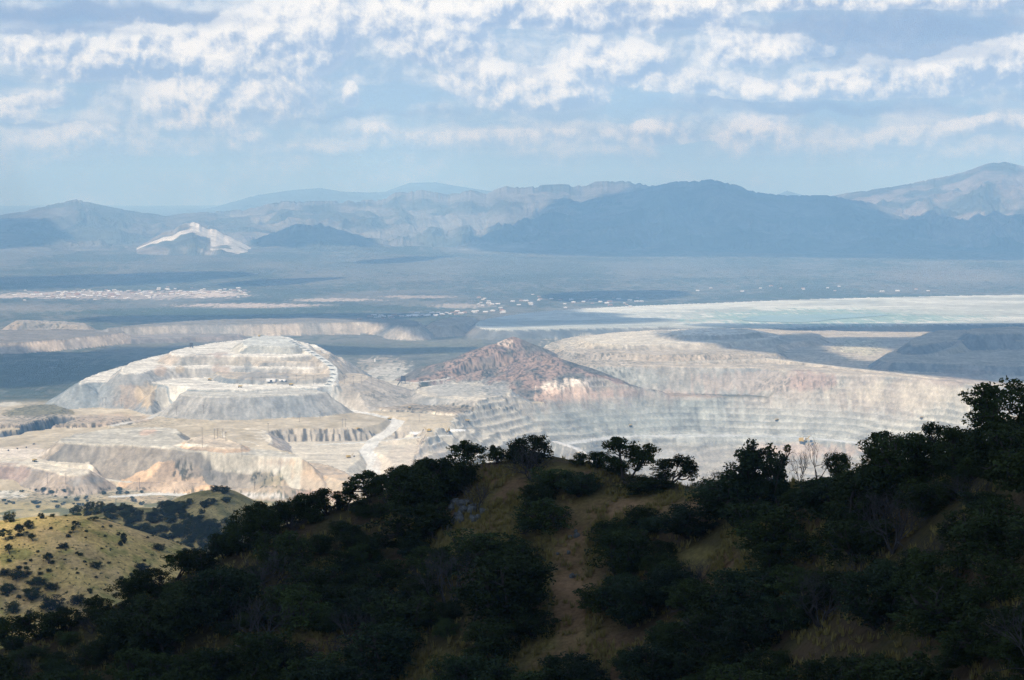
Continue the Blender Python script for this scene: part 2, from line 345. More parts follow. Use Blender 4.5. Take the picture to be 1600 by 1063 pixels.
# (kind, owner, z, outline, slope, top colour, side colour, gully amplitude, gully length)
FEAT = [
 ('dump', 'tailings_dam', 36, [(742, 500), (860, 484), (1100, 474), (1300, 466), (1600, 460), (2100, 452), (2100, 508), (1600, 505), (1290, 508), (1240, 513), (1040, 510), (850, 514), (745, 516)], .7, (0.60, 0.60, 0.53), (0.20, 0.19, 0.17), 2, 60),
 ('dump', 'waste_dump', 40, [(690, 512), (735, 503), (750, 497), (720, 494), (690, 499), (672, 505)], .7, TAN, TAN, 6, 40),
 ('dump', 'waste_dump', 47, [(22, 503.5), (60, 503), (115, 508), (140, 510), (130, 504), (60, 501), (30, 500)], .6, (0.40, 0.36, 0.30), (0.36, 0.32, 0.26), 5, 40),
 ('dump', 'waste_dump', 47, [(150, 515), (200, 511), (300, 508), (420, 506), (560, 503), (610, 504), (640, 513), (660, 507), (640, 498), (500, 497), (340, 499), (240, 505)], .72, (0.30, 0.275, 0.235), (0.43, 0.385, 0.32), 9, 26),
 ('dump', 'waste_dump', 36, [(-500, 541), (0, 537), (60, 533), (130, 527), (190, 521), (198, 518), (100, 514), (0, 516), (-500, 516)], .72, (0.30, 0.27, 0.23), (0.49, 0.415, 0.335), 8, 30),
 ('dump', 'waste_dump', 18, [(150, 531), (300, 527), (380, 524), (370, 521), (200, 522)], .5, (0.34, 0.30, 0.26), (0.34, 0.29, 0.25), 5, 40),
 # right-hand plateau above the big pit
 ('dump', 'waste_dump', 65, [(860, 572), (1060, 573), (1140, 575), (1190, 574), (1320, 590), (1420, 598), (1540, 604), (1800, 606), (2100, 600), (2100, 525), (1500, 520), (1300, 517), (1150, 515), (1030, 518), (880, 526), (840, 548)], .75, BEI, (0.40, 0.385, 0.34), 6, 26),
 ('dump', 'waste_dump', 80, [(870, 552), (960, 553), (1060, 556), (1150, 553), (1225, 556), (1200, 540), (1300, 528), (1250, 517), (1150, 513), (1040, 515), (900, 524)], .5, BEI, (0.50, 0.42, 0.32), 5, 40),
 ('dump', 'waste_dump', 94, [(900, 536), (1000, 540), (1100, 537), (1190, 533), (1230, 524), (1150, 513), (1050, 515), (930, 522)], .4, CRM, BEI, 4, 50),
 ('dump', 'waste_dump', 108, [(1040, 524), (1130, 524), (1190, 520), (1170, 513), (1060, 514)], .4, CRM, BEI, 4, 50),
 ('dump', 'waste_dump', 88, [(1370, 566), (1440, 566), (1530, 571), (1700, 575), (2100, 575), (2100, 530), (1500, 528), (1420, 540), (1385, 552)], .7, TAN, (0.36, 0.33, 0.30), 6, 30),
 ('dump', 'waste_dump', 112, [(1412, 543), (1470, 535), (1500, 532), (1590, 533), (1700, 535), (2100, 535), (2100, 512), (1500, 514), (1440, 520)], .7, TAN, (0.34, 0.31, 0.28), 6, 30),
 ('dump', 'waste_dump', 132, [(1508, 523), (1560, 521), (1700, 521), (2100, 520), (2100, 505), (1520, 510)], .7, TAN, (0.34, 0.31, 0.28), 6, 30),
 # middle ground left of the pit
 ('dump', 'waste_dump', 24, [(652, 606), (700, 600), (790, 594), (806, 618), (770, 628), (700, 622), (655, 618)], .5, CRM, GRY, 6, 30),
 ('dump', 'cliff', 16, [(545, 606), (590, 607), (642, 610), (660, 604), (640, 596), (560, 594), (535, 598)], 2.2, (0.55, 0.50, 0.40), (0.38, 0.36, 0.33), 9, 16),
 ('dump', 'cliff', 6, [(560, 625), (640, 627), (700, 632), (800, 634), (815, 645), (760, 650), (640, 640), (600, 640), (575, 634)], .8, (0.44, 0.36, 0.26), CRM, 10, 18),
 # the big terraced dump on the left
 ('dump', 'waste_dump', 56, [(525, 590), (550, 582), (580, 588), (570, 597), (535, 602)], .36, BEI, (0.47, 0.42, 0.35), 6, 34),
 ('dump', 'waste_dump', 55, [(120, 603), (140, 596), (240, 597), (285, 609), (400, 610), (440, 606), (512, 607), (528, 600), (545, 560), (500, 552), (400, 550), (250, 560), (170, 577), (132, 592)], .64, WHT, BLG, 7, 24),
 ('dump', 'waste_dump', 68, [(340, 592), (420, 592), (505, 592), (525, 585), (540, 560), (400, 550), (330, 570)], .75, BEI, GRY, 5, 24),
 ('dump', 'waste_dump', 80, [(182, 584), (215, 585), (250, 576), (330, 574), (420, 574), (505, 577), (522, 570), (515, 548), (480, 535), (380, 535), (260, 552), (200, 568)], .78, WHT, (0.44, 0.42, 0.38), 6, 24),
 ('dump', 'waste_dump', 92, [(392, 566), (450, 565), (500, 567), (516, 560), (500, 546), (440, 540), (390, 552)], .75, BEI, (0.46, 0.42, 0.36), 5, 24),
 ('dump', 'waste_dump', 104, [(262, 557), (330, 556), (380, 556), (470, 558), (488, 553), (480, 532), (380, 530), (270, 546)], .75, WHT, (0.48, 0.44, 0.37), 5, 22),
 ('dump', 'waste_dump', 124, [(372, 540), (420, 541), (458, 542), (470, 537), (455, 528), (425, 524.5), (388, 527)], .7, (0.52, 0.53, 0.49), (0.50, 0.49, 0.43), 4, 26),
 ('dump', 'waste_dump', 50, [(236, 606), (262, 614), (320, 621), (380, 620), (470, 617), (505, 613), (525, 611), (530, 604), (400, 600), (290, 603)], .74, (0.52, 0.50, 0.44), (0.40, 0.395, 0.37), 9, 26),
 # left foot
 ('dump', 'ground', 9, [(20, 640), (60, 632), (100, 636), (95, 645), (50, 652), (10, 655)], .3, (0.26, 0.24, 0.15), (0.30, 0.26, 0.17), 6, 30),
 ('dump', 'cliff', 10, [(-400, 664), (0, 662), (60, 664), (130, 662), (190, 661), (215, 652), (120, 648), (0, 650), (-400, 652)], 1.3, TAN, (0.46, 0.37, 0.28), 14, 22),
 # lower floors stepping towards the viewer
 ('pit', 'open_pit', -28, [(425, 706), (430, 692), (480, 690), (560, 690), (650, 684), (650, 700), (640, 720), (640, 860), (540, 860), (545, 775), (500, 735), (450, 722)], 1.2, CRM, (0.52, 0.46, 0.37), 10, 20),
 ('pit', 'open_pit', -45, [(-300, 704), (20, 706), (60, 702), (90, 697), (105, 690), (100, 686), (40, 703), (0, 716), (-300, 724)], 2.4, DRK, (0.22, 0.22, 0.22), 12, 18),
 # front dumps
 ('dump', 'waste_dump', 4, [(-500, 730), (0, 728), (45, 728), (85, 738), (120, 745), (150, 735), (120, 706), (0, 700), (-500, 700)], .74, CRM, (0.42, 0.36, 0.30), 10, 26),
 ('dump', 'waste_dump', 2, [(440, 735), (500, 742), (535, 752), (556, 762), (560, 750), (520, 728), (450, 720)], .7, ORG, TAN, 7, 24),
 ('dump', 'waste_dump', 37, [(80, 690), (140, 694), (235, 698), (330, 709), (400, 713), (440, 716), (466, 722), (470, 712), (400, 700), (310, 694), (285, 690), (278, 668), (200, 668), (130, 676)], .75, (0.52, 0.485, 0.40), (0.37, 0.325, 0.265), 8, 22),
 ('dump', 'waste_dump', 44, [(287, 695), (320, 698), (352, 702), (392, 700), (350, 684), (318, 679), (298, 686)], .5, (0.62, 0.52, 0.38), (0.62, 0.45, 0.29), 5, 22),
 ('dump', 'waste_dump', 0, [(340, 682), (385, 690), (410, 700), (430, 686), (410, 670), (360, 670)], .6, CRM, (0.52, 0.43, 0.34), 5, 22),
 # the great pit on the right
 ('bigpit', 'open_pit', -180, [(940, 772), (985, 754), (1100, 750), (1240, 754), (1370, 778), (1540, 812), (1800, 850), (2100, 900), (2100, 1000), (1000, 1000), (850, 900), (900, 815)], .53, GRY, (0.40, 0.395, 0.345), 5, 30),
]
POLY = [W(f[3], f[2], 2 if f[0] != 'bigpit' else 2) for f in FEAT]
ROADS = [  # (half width, colour, [(px, py, z)...])
 (10, (0.55, 0.56, 0.53), [(452, 531, 124), (470, 541, 118), (490, 552, 108), (508, 564, 95), (520, 574, 84), (522, 586, 70), (516, 598, 58), (508, 609, 51)]),
 (7, (0.56, 0.53, 0.45), [(0, 722, 4), (52, 722, 4), (100, 735, -6), (160, 748, -17), (230, 758, -25), (330, 768, -30), (480, 778, -30)]),
 (16, (0.60, 0.59, 0.55), [(535, 640, 0), (580, 648, -3), (622, 659, -8), (612, 672, -14), (585, 688, -24), (572, 705, -29), (585, 725, -40), (580, 760, -62)]),
 (10, (0.58, 0.57, 0.52), [(500, 695, -28), (585, 690, -24), (640, 684, -15), (700, 680, -14)]),
 (20, (0.72, 0.71, 0.67), [(652, 677, -14), (715, 672, -14)]),
 (6, (0.58, 0.56, 0.50), [(645, 598, 24), (700, 592, 26), (790, 585, 28)]),
 (6, (0.50, 0.46, 0.38), [(1060, 566, 72), (1200, 560, 76), (1330, 575, 70), (1460, 590, 68), (1600, 604, 66)]),
 (5, (0.40, 0.36, 0.31), [(1390, 562, 88), (1460, 552, 96), (1495, 540, 108), (1500, 532, 114)]),
 (9, (0.58, 0.57, 0.55), [(868, 690, -70), (900, 700, -82), (920, 715, -95), (925, 735, -110)]),
 (8, (0.56, 0.54, 0.48), [(175, 665, 6), (230, 655, 2), (262, 640, 0)]),
 (14, (0.60, 0.59, 0.54), [(330, 776, -30), (240, 772, -30), (180, 776, -30)]),
]
ROADW = [(hw, c, [(*at(px, py, z), z) for px, py, z in pts]) for hw, c, pts in ROADS]
CONES = [  # brown hill: (px, py of the top, distance, radius, sharpness)
 (802, 526, 6050, 320, 1.05), (770, 538, 5980, 230, 1.2), (742, 556, 5900, 290, 1.2), (700, 573, 5850, 220, 1.1), (846, 553, 5830, 260, 1.1),
 (868, 557, 5660, 300, 1.0), (915, 580, 5560, 230, 1.1), (830, 578, 5560, 210, 1.0)]

def bench(h, step=15.0, flat=0.5):
    k = np.floor(h / step); f = h / step - k
    return step * (k + np.clip((f - flat) / (1 - flat), 0, 1))
OWN = ['ground', 'waste_dump', 'open_pit', 'cliff', 'tailings_dam', 'rocky_hill', 'road']
def valley_z(X, Y):
    d = np.hypot(X, Y)
    z = np.interp(d, [1700, 2600, 3450, 4080, 4330, 11000, 18000, 45000], [140, 40, -30, -30, 0, 0, 73, 160])
    n = fbm(X / 900, Y / 900, 4, 3) - 0.5
    return z + n * np.interp(d, [3000, 3600, 8000, 20000], [10, 6, 8, 50]) + (fbm(X / 60, Y / 60, 3, 5) - .5) * 3
def mine(X, Y):
    """height, owner index and natural colour of the terrain between 1.7 and 17 km"""
    shp = X.shape; X = X.ravel().astype(float); Y = Y.ravel().astype(float)
    d = np.hypot(X, Y); Z = valley_z(X, Y); own = np.zeros(X.shape, np.int8)
    # valley floor: desert scrub over tan soil
    n1 = fbm(X / 420, Y / 900, 5, 21); n2 = fbm(X / 35, Y / 60, 4, 22)
    veg = sstep(n1 * 0.6 + n2 * 0.5, 0.45, 0.65)[:, None]
    C = np.array([0.155, 0.15, 0.125]) * (1 - veg) + np.array([0.065, 0.08, 0.06]) * veg
    nearf = (1 - sstep(d, 3900, 4100))[:, None]
    v2 = sstep(n2, 0.5, 0.62)[:, None]
    C = C * (1 - nearf) + nearf * (np.array([0.44, 0.37, 0.20]) * (1 - v2) + np.array([0.16, 0.16, 0.07]) * v2)
    # bare, graded ground between the mine workings
    bare = (sstep(d, 3880, 4050) * (1 - sstep(d, 5350, 5650)))[:, None]
    C = C * (1 - bare) + bare * (np.array([0.56, 0.49, 0.37]) + (n2[:, None] - .5) * 0.3)
    # brown hill in the middle
    hh = np.full(X.shape, -1e9)
    for (px, py, dd, R, ex) in CONES:
        a, te = pxang(px, py); cx, cy, cz = dd * sin(a), dd * cos(a), CZ + te * dd
        m = np.where((np.abs(X - cx) < R * 1.6) & (np.abs(Y - cy) < R * 1.6))[0]
        ang = np.arctan2(Y[m] - cy, X[m] - cx)
        r = np.hypot(X[m] - cx, Y[m] - cy)
        r = r * (1 + (fbm(X[m] / 120, Y[m] / 120, 3, 91) - .5) * .5 * np.clip(r / 60, 0, 1))
        h = np.where(r < R * 1.04, (cz + 8) * (1 - np.clip(r / R, 0, 1.3) ** ex) - 8, -1e9)
        hh[m] = np.maximum(hh[m], h)
    hh = hh + (ridged(X / 90, Y / 90, 4, 95) - .6) * 4
    m = hh > Z
    n = fbm(X / 55, Y / 90, 4, 97)[:, None]; sp = sstep(fbm(X / 7, Y / 10, 2, 98), .60, .72)[:, None]
    c = np.array([0.40, 0.275, 0.21]) * (1 - sstep(n, .42, .6)) + np.array([0.24, 0.22, 0.185]) * sstep(n, .42, .6)
    c = c * (1 - .7 * sp) + .7 * sp * np.array([0.05, 0.06, 0.03])
    C[m] = c[m]; own[m] = 5; Z = np.where(m, hh, Z)
    wx = (fbm(X / 40, Y / 40, 4, 31) - .5) * 20; wy = (fbm(X / 40, Y / 40, 4, 32) - .5) * 20
    fine = fbm(X / 9, Y / 9, 3, 35) - .5
    for f, P in zip(FEAT, POLY):
        kind, o, z, _, k, ct, cs, ga, gl = f
        mar = (abs(z) + 60) / k + 30
        m = np.where((X > P[:, 0].min() - mar) & (X < P[:, 0].max() + mar) & (Y > P[:, 1].min() - mar) & (Y < P[:, 1].max() + mar))[0]
        if not len(m): continue
        x, y = X[m] + wx[m], Y[m] + wy[m]
        D, S = polydist(x, y, P)
        oi = OWN.index(o); cs = np.array(cs); ct = np.array(ct)
        g = ridged(S / gl, D / 240, 3, 41 + z % 7)                     # gullies run down the slope
        st = fbm(S / (gl * .55), D / 150, 4, 51 + z % 5) ; st2 = vnoise(S / (gl * 3.5), D / 400, 61)
        Dg = D + (g - .55) * ga * (.55 if o == 'waste_dump' else 1) * np.clip(D / 18, 0, 1)
        if kind == 'dump':
            upw = np.maximum(Dg, 0) * k; jj = (fbm(x / 90, y / 90, 3, 67) - .5) * 9
            upw = np.maximum(np.where((upw > 6) & (o != 'tailings_dam'), bench(upw + jj, 16, .09) - jj, upw), 0)
            h = z + (fine[m] * 1.2 + (fbm(x / 70, y / 70, 3, 66) - .5) * 3) * (.15 if o == 'tailings_dam' else 1) - np.where(D > 0, upw, 0)
            h = np.where((D > -5) & (D < 0), h + 1.3, h)              # safety berm along the edge
            w = h > Z[m]
        else:
            up = np.maximum(Dg, 0) * k
            if kind == 'bigpit':
                up = up + (fbm(x / 160, y / 160, 3, 68) - .5) * 30 * np.clip(D / 60, 0, 1)
                up = np.maximum(up, 0)
                hb = up + z; up = np.where(hb > -4, -4 - z + (hb + 4) * 2.2, up)     # the rim: overburden starts here
                # one wide haul-road bench half way up
                up = np.where(up > 92, np.maximum(up - 16, 92), up)
                bs = 15.0
                jit = (fbm(x / 200, y / 90, 3, 87) - .5) * 13
                up = np.where(np.abs(up - 92) < .01, 92, np.where((up > 100) | (up < 84), bench(up + jit, bs, .45) - jit * .8, up))
                cliffy = 1
            else: up = bench(up, 16, .45)
            h = z + up + fine[m] * 1.5
            w = h < Z[m]
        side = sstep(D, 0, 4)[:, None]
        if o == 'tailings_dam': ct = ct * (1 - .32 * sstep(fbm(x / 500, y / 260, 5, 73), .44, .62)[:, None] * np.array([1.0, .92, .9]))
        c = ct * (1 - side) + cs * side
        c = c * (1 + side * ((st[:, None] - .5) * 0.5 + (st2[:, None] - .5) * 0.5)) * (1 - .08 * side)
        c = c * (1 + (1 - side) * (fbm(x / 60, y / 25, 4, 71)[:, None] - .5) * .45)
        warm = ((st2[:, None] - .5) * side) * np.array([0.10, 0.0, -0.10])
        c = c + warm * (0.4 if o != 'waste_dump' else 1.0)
        if kind == 'bigpit':
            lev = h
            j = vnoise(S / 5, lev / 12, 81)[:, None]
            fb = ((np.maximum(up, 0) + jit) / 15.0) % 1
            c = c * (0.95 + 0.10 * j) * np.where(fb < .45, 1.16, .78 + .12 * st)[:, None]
            pk = sstep(fbm(x / 260, y / 120, 3, 82), .45, .62)[:, None]
            up_ = sstep(lev, -55, -5)[:, None]
            c = c * (1 - .5 * up_ * pk) + .5 * up_ * pk * np.array([0.48, 0.385, 0.31])
            lo_ = (1 - sstep(lev, -125, -95))[:, None]
            c = c * (1 - .5 * lo_) + .5 * lo_ * np.array([0.42, 0.37, 0.31])
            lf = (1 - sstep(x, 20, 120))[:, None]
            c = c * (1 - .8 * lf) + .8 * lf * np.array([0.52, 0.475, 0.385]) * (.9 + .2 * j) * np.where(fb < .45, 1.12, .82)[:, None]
            rd = (np.abs(up - 92) < .5)[:, None]
            c = np.where(rd, np.array([0.52, 0.53, 0.52]), c)
        if o == 'cliff' or kind == 'pit':
            j = sstep(vnoise(S / 4.5, D / 30, 83), .45, .75)[:, None] * side
            c = c * (1 - .6 * j)
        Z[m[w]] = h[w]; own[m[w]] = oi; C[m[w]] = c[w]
    # roads are graded into whatever they cross
    for hw, c, pts in ROADW:
        xs = [p[0] for p in pts]; ys = [p[1] for p in pts]; g = hw + 90
        m = np.where((X > min(xs) - g) & (X < max(xs) + g) & (Y > min(ys) - g) & (Y < max(ys) + g))[0]
        if not len(m): continue
        D, zz = linedist(X[m], Y[m], pts)
        e = np.maximum(D - hw, 0) * .9 + np.maximum(D - hw - 40, 0) * 2
        zn = np.clip(Z[m], zz - e, zz + e)
        Z[m] = zn
        on = D < hw + (fine[m]) * 3
        cc = np.array(c) * (.92 + .2 * vnoise(X[m] / 4, Y[m] / 30, 99)[:, None])
        C[m] = np.where(on[:, None], cc, C[m]); own[m[on]] = 6
    # natural patches of differently coloured rock and soil, at their own places
    px, py = proj(X, Y, Z); nA = fbm(X / 40, Y / 40, 4, 101); nB = fbm(X / 9, Y / 130, 4, 103)
    for (cx, cy, rx, ry, col, w, owners) in PATCH:
        q = ((px - cx) / rx) ** 2 + ((py - cy) / ry) ** 2 + (nA - .5) * 2.0 + (nB - .5) * 2.2
        k = w * (1 - sstep(q, .35, 1.25))
        if owners is not None: k = k * np.isin(own, [OWN.index(s) for s in owners])
        tx = 0.86 + 0.28 * fbm(X / 14, Y / 30, 3, 102)
        C = C * (1 - k[:, None]) + k[:, None] * np.array(col) * tx[:, None]
    C = C * np.where((own != 6) & (own != 4), np.where(own == 2, .86, .76) + np.where(own == 2, .28, .48) * fbm(X / 6, Y / 15, 3, 106), 1)[:, None]
    # scattered desert bushes and boulders read as dark flecks
    fl = vnoise(X / 5.5, Y / 8.5, 104) * .6 + vnoise(X / 2.7, Y / 5, 105) * .4
    for (cx, cy, rx, ry, w) in FLECK:
        q = ((px - cx) / rx) ** 2 + ((py - cy) / ry) ** 2 + (nA - .5) * 1.5
        k = w * (1 - sstep(q, .6, 1.2)) * sstep(fl, .56, .64) * (own != 6)
        C = C * (1 - k[:, None]) + k[:, None] * np.array([0.07, 0.075, 0.04])
    mw = (sstep(np.hypot(X, Y), 3900, 4050) * (own != 0) * (own != 4))[:, None]
    lum = C.mean(1, keepdims=True); C = np.where(mw > .5, lum * np.array([1.06, 1.0, .91]) * .42 + C * .58, C)
    mean = np.array([0.45, 0.42, 0.37])
    Cm = mean * (np.clip(C, .02, 1) / mean) ** 1.5 * np.array([.90, .89, .86])
    C = C * (1 - mw) + Cm * mw
    C = np.where((own == 0)[:, None] & (np.hypot(X, Y) < 5700)[:, None], C * np.array([.90, .87, .81]), C)
    return Z.reshape(shp), own.reshape(shp), np.clip(C, 0.01, 0.85).reshape(shp + (3,))
FLECK = [(420, 748, 28, 18, .9), (285, 735, 16, 20, .7), (340, 745, 40, 16, .35), (60, 645, 55, 12, .8), (700, 638, 100, 7, .8), (200, 775, 250, 14, .7), (480, 772, 80, 8, .7), (830, 575, 170, 50, .45), (740, 560, 110, 30, .6),
 (1200, 560, 160, 14, .3), (1340, 542, 50, 14, .5), (560, 560, 60, 24, .25), (600, 620, 40, 10, .4), (150, 660, 150, 10, .5), (1000, 560, 130, 10, .25), (60, 508, 60, 6, .6), (1250, 600, 80, 12, .4), (620, 575, 50, 20, .4)]
D_, G_ = ['waste_dump'], ['ground']
PATCH = [  # (px, py, rx, ry, colour, weight, owners)
 (200, 618, 28, 20, (0.47, 0.36, 0.26), .7, D_), (228, 615, 14, 22, (0.60, 0.47, 0.29), .8, D_), (150, 615, 40, 18, (0.30, 0.345, 0.36), .6, D_),
 (250, 578, 9, 9, (0.55, 0.40, 0.28), .7, D_), (282, 577, 7, 8, (0.58, 0.46, 0.30), .7, D_), (345, 576, 14, 8, (0.55, 0.42, 0.32), .6, D_), (388, 573, 7, 8, (0.28, 0.29, 0.29), .7, D_),
 (310, 558, 30, 6, (0.36, 0.32, 0.27), .6, D_), (262, 562, 18, 9, (0.58, 0.46, 0.34), .6, D_), (345, 555, 16, 5, (0.50, 0.37, 0.29), .6, D_),
 (412, 590, 40, 10, (0.33, 0.32, 0.30), .7, D_), (550, 565, 60, 26, (0.50, 0.43, 0.34), .7, D_), (600, 575, 40, 18, (0.50, 0.43, 0.34), .7, None),
 (615, 585, 40, 14, (0.62, 0.60, 0.53), .6, G_), (640, 590, 20, 12, (0.58, 0.56, 0.5), .5, G_),
 (890, 606, 46, 14, (0.74, 0.63, 0.52), .95, None), (905, 617, 72, 12, (0.60, 0.42, 0.31), .8, None), (970, 614, 40, 10, (0.46, 0.33, 0.26), .6, None),
 (790, 536, 14, 6, (0.66, 0.52, 0.42), .9, ['rocky_hill']), (760, 572, 30, 6, (0.44, 0.33, 0.24), .7, ['rocky_hill']),
 (720, 608, 50, 14, (0.44, 0.43, 0.39), .8, None), (775, 606, 24, 14, (0.38, 0.375, 0.35), .8, None),
 (930, 535, 80, 12, (0.62, 0.56, 0.44), .6, None), (1080, 535, 120, 14, (0.56, 0.51, 0.41), .5, None), (1110, 518, 60, 5, (0.66, 0.63, 0.54), .8, D_),
 (1170, 596, 120, 16, (0.46, 0.37, 0.30), .6, None), (1060, 618, 60, 8, (0.50, 0.39, 0.32), .6, None), (1270, 595, 40, 16, (0.46, 0.32, 0.26), .6, None),
 (1430, 620, 130, 22, (0.54, 0.485, 0.38), .6, None), (965, 592, 85, 16, (0.36, 0.37, 0.33), .75, D_), (1342, 542, 44, 13, (0.58, 0.52, 0.36), .95, None), (1500, 590, 60, 14, (0.40, 0.30, 0.25), .5, None),
 (1000, 650, 160, 34, (0.37, 0.405, 0.37), .5, ['open_pit']), (1250, 660, 180, 34, (0.48, 0.49, 0.45), .4, ['open_pit']),
 (1150, 685, 170, 8, (0.47, 0.49, 0.46), .5, ['open_pit']), (1250, 705, 90, 12, (0.58, 0.44, 0.34), .6, ['open_pit']), (1040, 715, 40, 12, (0.42, 0.43, 0.42), .6, ['open_pit']),
 (330, 696, 50, 8, (0.56, 0.46, 0.34), .5, D_), (300, 696, 24, 3, (0.74, 0.68, 0.55), .8, D_),
 (500, 740, 50, 12, (0.58, 0.44, 0.30), .5, D_), (440, 722, 40, 5, (0.54, 0.38, 0.26), .5, D_), (230, 675, 12, 7, (0.64, 0.44, 0.31), .7, D_),
 (420, 748, 24, 14, (0.24, 0.22, 0.14), .6, D_), (300, 745, 14, 18, (0.40, 0.31, 0.22), .5, D_), (15, 740, 30, 18, (0.44, 0.31, 0.25), .7, D_), (130, 752, 30, 10, (0.36, 0.35, 0.33), .7, D_),
 (500, 775, 50, 8, (0.55, 0.36, 0.26), .7, None), (400, 775, 50, 5, (0.52, 0.50, 0.46), .8, None), (230, 780, 60, 6, (0.60, 0.47, 0.33), .6, G_),
 (15, 773, 26, 6, (0.70, 0.68, 0.62), .95, G_), (60, 642, 45, 10, (0.24, 0.22, 0.14), .7, None), (15, 632, 20, 4, (0.6, 0.58, 0.52), .9, None),
 (30, 705, 45, 10, (0.64, 0.56, 0.47), .8, D_ + G_), (180, 655, 60, 8, (0.54, 0.41, 0.30), .6, None), (640, 715, 60, 26, (0.60, 0.50, 0.39), .5, None),
 (700, 638, 90, 5, (0.36, 0.29, 0.19), .8, None),
 # valley: settlements, fields and dry washes
 (190, 461, 200, 7, (0.50, 0.42, 0.36), .75, G_), (330, 459, 60, 5, (0.58, 0.49, 0.41), .7, G_), (20, 463, 60, 3, (0.55, 0.48, 0.42), .7, G_),
 (400, 478, 120, 4, (0.58, 0.48, 0.40), .85, G_), (520, 469, 70, 2.5, (0.55, 0.46, 0.38), .8, G_), (650, 464, 60, 2.5, (0.55, 0.46, 0.38), .7, G_),
 (300, 488, 260, 7, (0.05, 0.075, 0.05), .85, G_), (600, 482, 180, 5, (0.05, 0.075, 0.05), .8, G_), (60, 482, 90, 6, (0.26, 0.23, 0.19), .6, G_),
 (720, 478, 50, 4, (0.50, 0.42, 0.34), .6, G_), (1000, 476, 160, 3, (0.06, 0.08, 0.055), .7, G_), (1350, 463, 260, 3, (0.06, 0.08, 0.055), .8, G_),
 (1290, 496, 230, 13, (0.27, 0.38, 0.34), .95, ['tailings_dam']), (1000, 492, 120, 5, (0.40, 0.42, 0.38), .6, ['tailings_dam']), (1500, 487, 120, 5, (0.44, 0.46, 0.41), .7, ['tailings_dam']),
 (800, 517, 60, 2, (0.66, 0.62, 0.54), .9, G_), (640, 500, 70, 8, (0.12, 0.13, 0.09), .5, G_), (700, 543, 70, 14, (0.20, 0.20, 0.14), .5, G_),
 (60, 585, 160, 30, (0.05, 0.065, 0.045), .9, G_), (230, 540, 40, 10, (0.16, 0.15, 0.11), .6, G_), (560, 545, 140, 10, (0.12, 0.13, 0.09), .6, G_),
 (1480, 432, 120, 10, (0.22, 0.20, 0.17), .5, G_), (700, 415, 500, 12, (0.13, 0.135, 0.115), .5, G_),
]
def grid_rows():
    r = [np.arange(1700, 3400, 60), np.arange(3400, 3900, 8), np.arange(3900, 5760, 4), np.arange(5760, 7200, 8), np.arange(7200, 9500, 14),
         np.geomspace(9500, 17000, 150), np.geomspace(17100, 60000, 60)]
    return np.concatenate(r)
AZ = np.concatenate([np.radians(np.linspace(-40, -17, 40)), np.radians(np.linspace(-16.8, 16.8, 1150)), np.radians(np.linspace(17, 40, 40))])
def quads(nr, nc):
    i = np.arange(nr - 1)[:, None] * nc + np.arange(nc - 1)[None, :]
    return np.stack([i, i + 1, i + nc + 1, i + nc], -1).reshape(-1, 4)
class Field:
    def __init__(s, az, d, Z): s.az = az; s.d = d; s.Z = Z
    def hit(s, px, py, dmin=0, dmax=1e9):
        """first point of this terrain under a photo pixel"""
        a, te = pxang(px, py); j = int(np.clip(np.searchsorted(s.az, a), 0, len(s.az) - 1))
        ok = (s.Z[:, j] >= CZ + te * s.d) & (s.d >= dmin) & (s.d <= dmax)
        if not ok.any(): return None
        i = int(np.argmax(ok)); d = s.d[i]
        return (d * sin(a), d * cos(a), float(s.Z[i, j]))
    def z(s, x, y):
        a = math.atan2(x, y); d = math.hypot(x, y)
        j = int(np.clip(np.searchsorted(s.az, a), 0, len(s.az) - 1)); return float(np.interp(d, s.d, s.Z[:, j]))
dr = grid_rows()
Dg, Ag = np.meshgrid(dr, AZ, indexing='ij')
GX, GY = Dg * np.sin(Ag), Dg * np.cos(Ag)
GZ, GO, GC = mine(GX, GY)
MINE = Field(AZ, dr, GZ)
def split_terrain():
    V = np.stack([GX, GY, GZ], -1).reshape(-1, 3); Cc = GC.reshape(-1, 3); Q = quads(len(dr), len(AZ)); fo = GO.ravel()[Q[:, 0]]
    dist = np.hypot(V[Q[:, 0], 0], V[Q[:, 0], 1])
    for i, name in enumerate(OWN):
        q = Q[fo == i]
        if not len(q): continue
        u, inv = np.unique(q, return_inverse=True)
        o = mesh_obj(name, V[u], inv.reshape(-1, 4)[:, ::-1], M_PLAIN if name == 'ground' else M_MINE, cols=Cc[u], smooth=True)
        tag(o, kind='structure')
split_terrain()

# ------------------------------------------------------------------ near ridges
def curve(pts, x): return np.interp(x, [p[0] for p in pts], [p[1] for p in pts])
FC_Y = [(-500, 1100), (0, 1003), (100, 975), (200, 935), (270, 905), (330, 880), (400, 838), (500, 806), (600, 772), (700, 740), (760, 729), (870, 719), (930, 729), (1000, 750), (1060, 758),
        (1100, 765), (1200, 762), (1300, 748), (1400, 738), (1500, 718), (1600, 692), (2100, 600)]
FC_D = [(-500, 190), (0, 205), (300, 215), (600, 222), (900, 212), (1100, 196), (1300, 178), (1600, 150), (2100, 120)]
LH_Y = [(-500, 830), (-100, 806), (0, 803), (60, 798), (120, 800), (160, 808), (200, 822), (260, 843), (320, 865), (400, 905), (520, 980), (800, 1300), (2100, 3000)]
SH_Y = [(-500, 900), (60, 830), (95, 800), (125, 790), (160, 784), (200, 790), (240, 791), (280, 773), (310, 766), (345, 763), (370, 772), (400, 786), (460, 815), (560, 870), (800, 1000), (2100, 2000)]
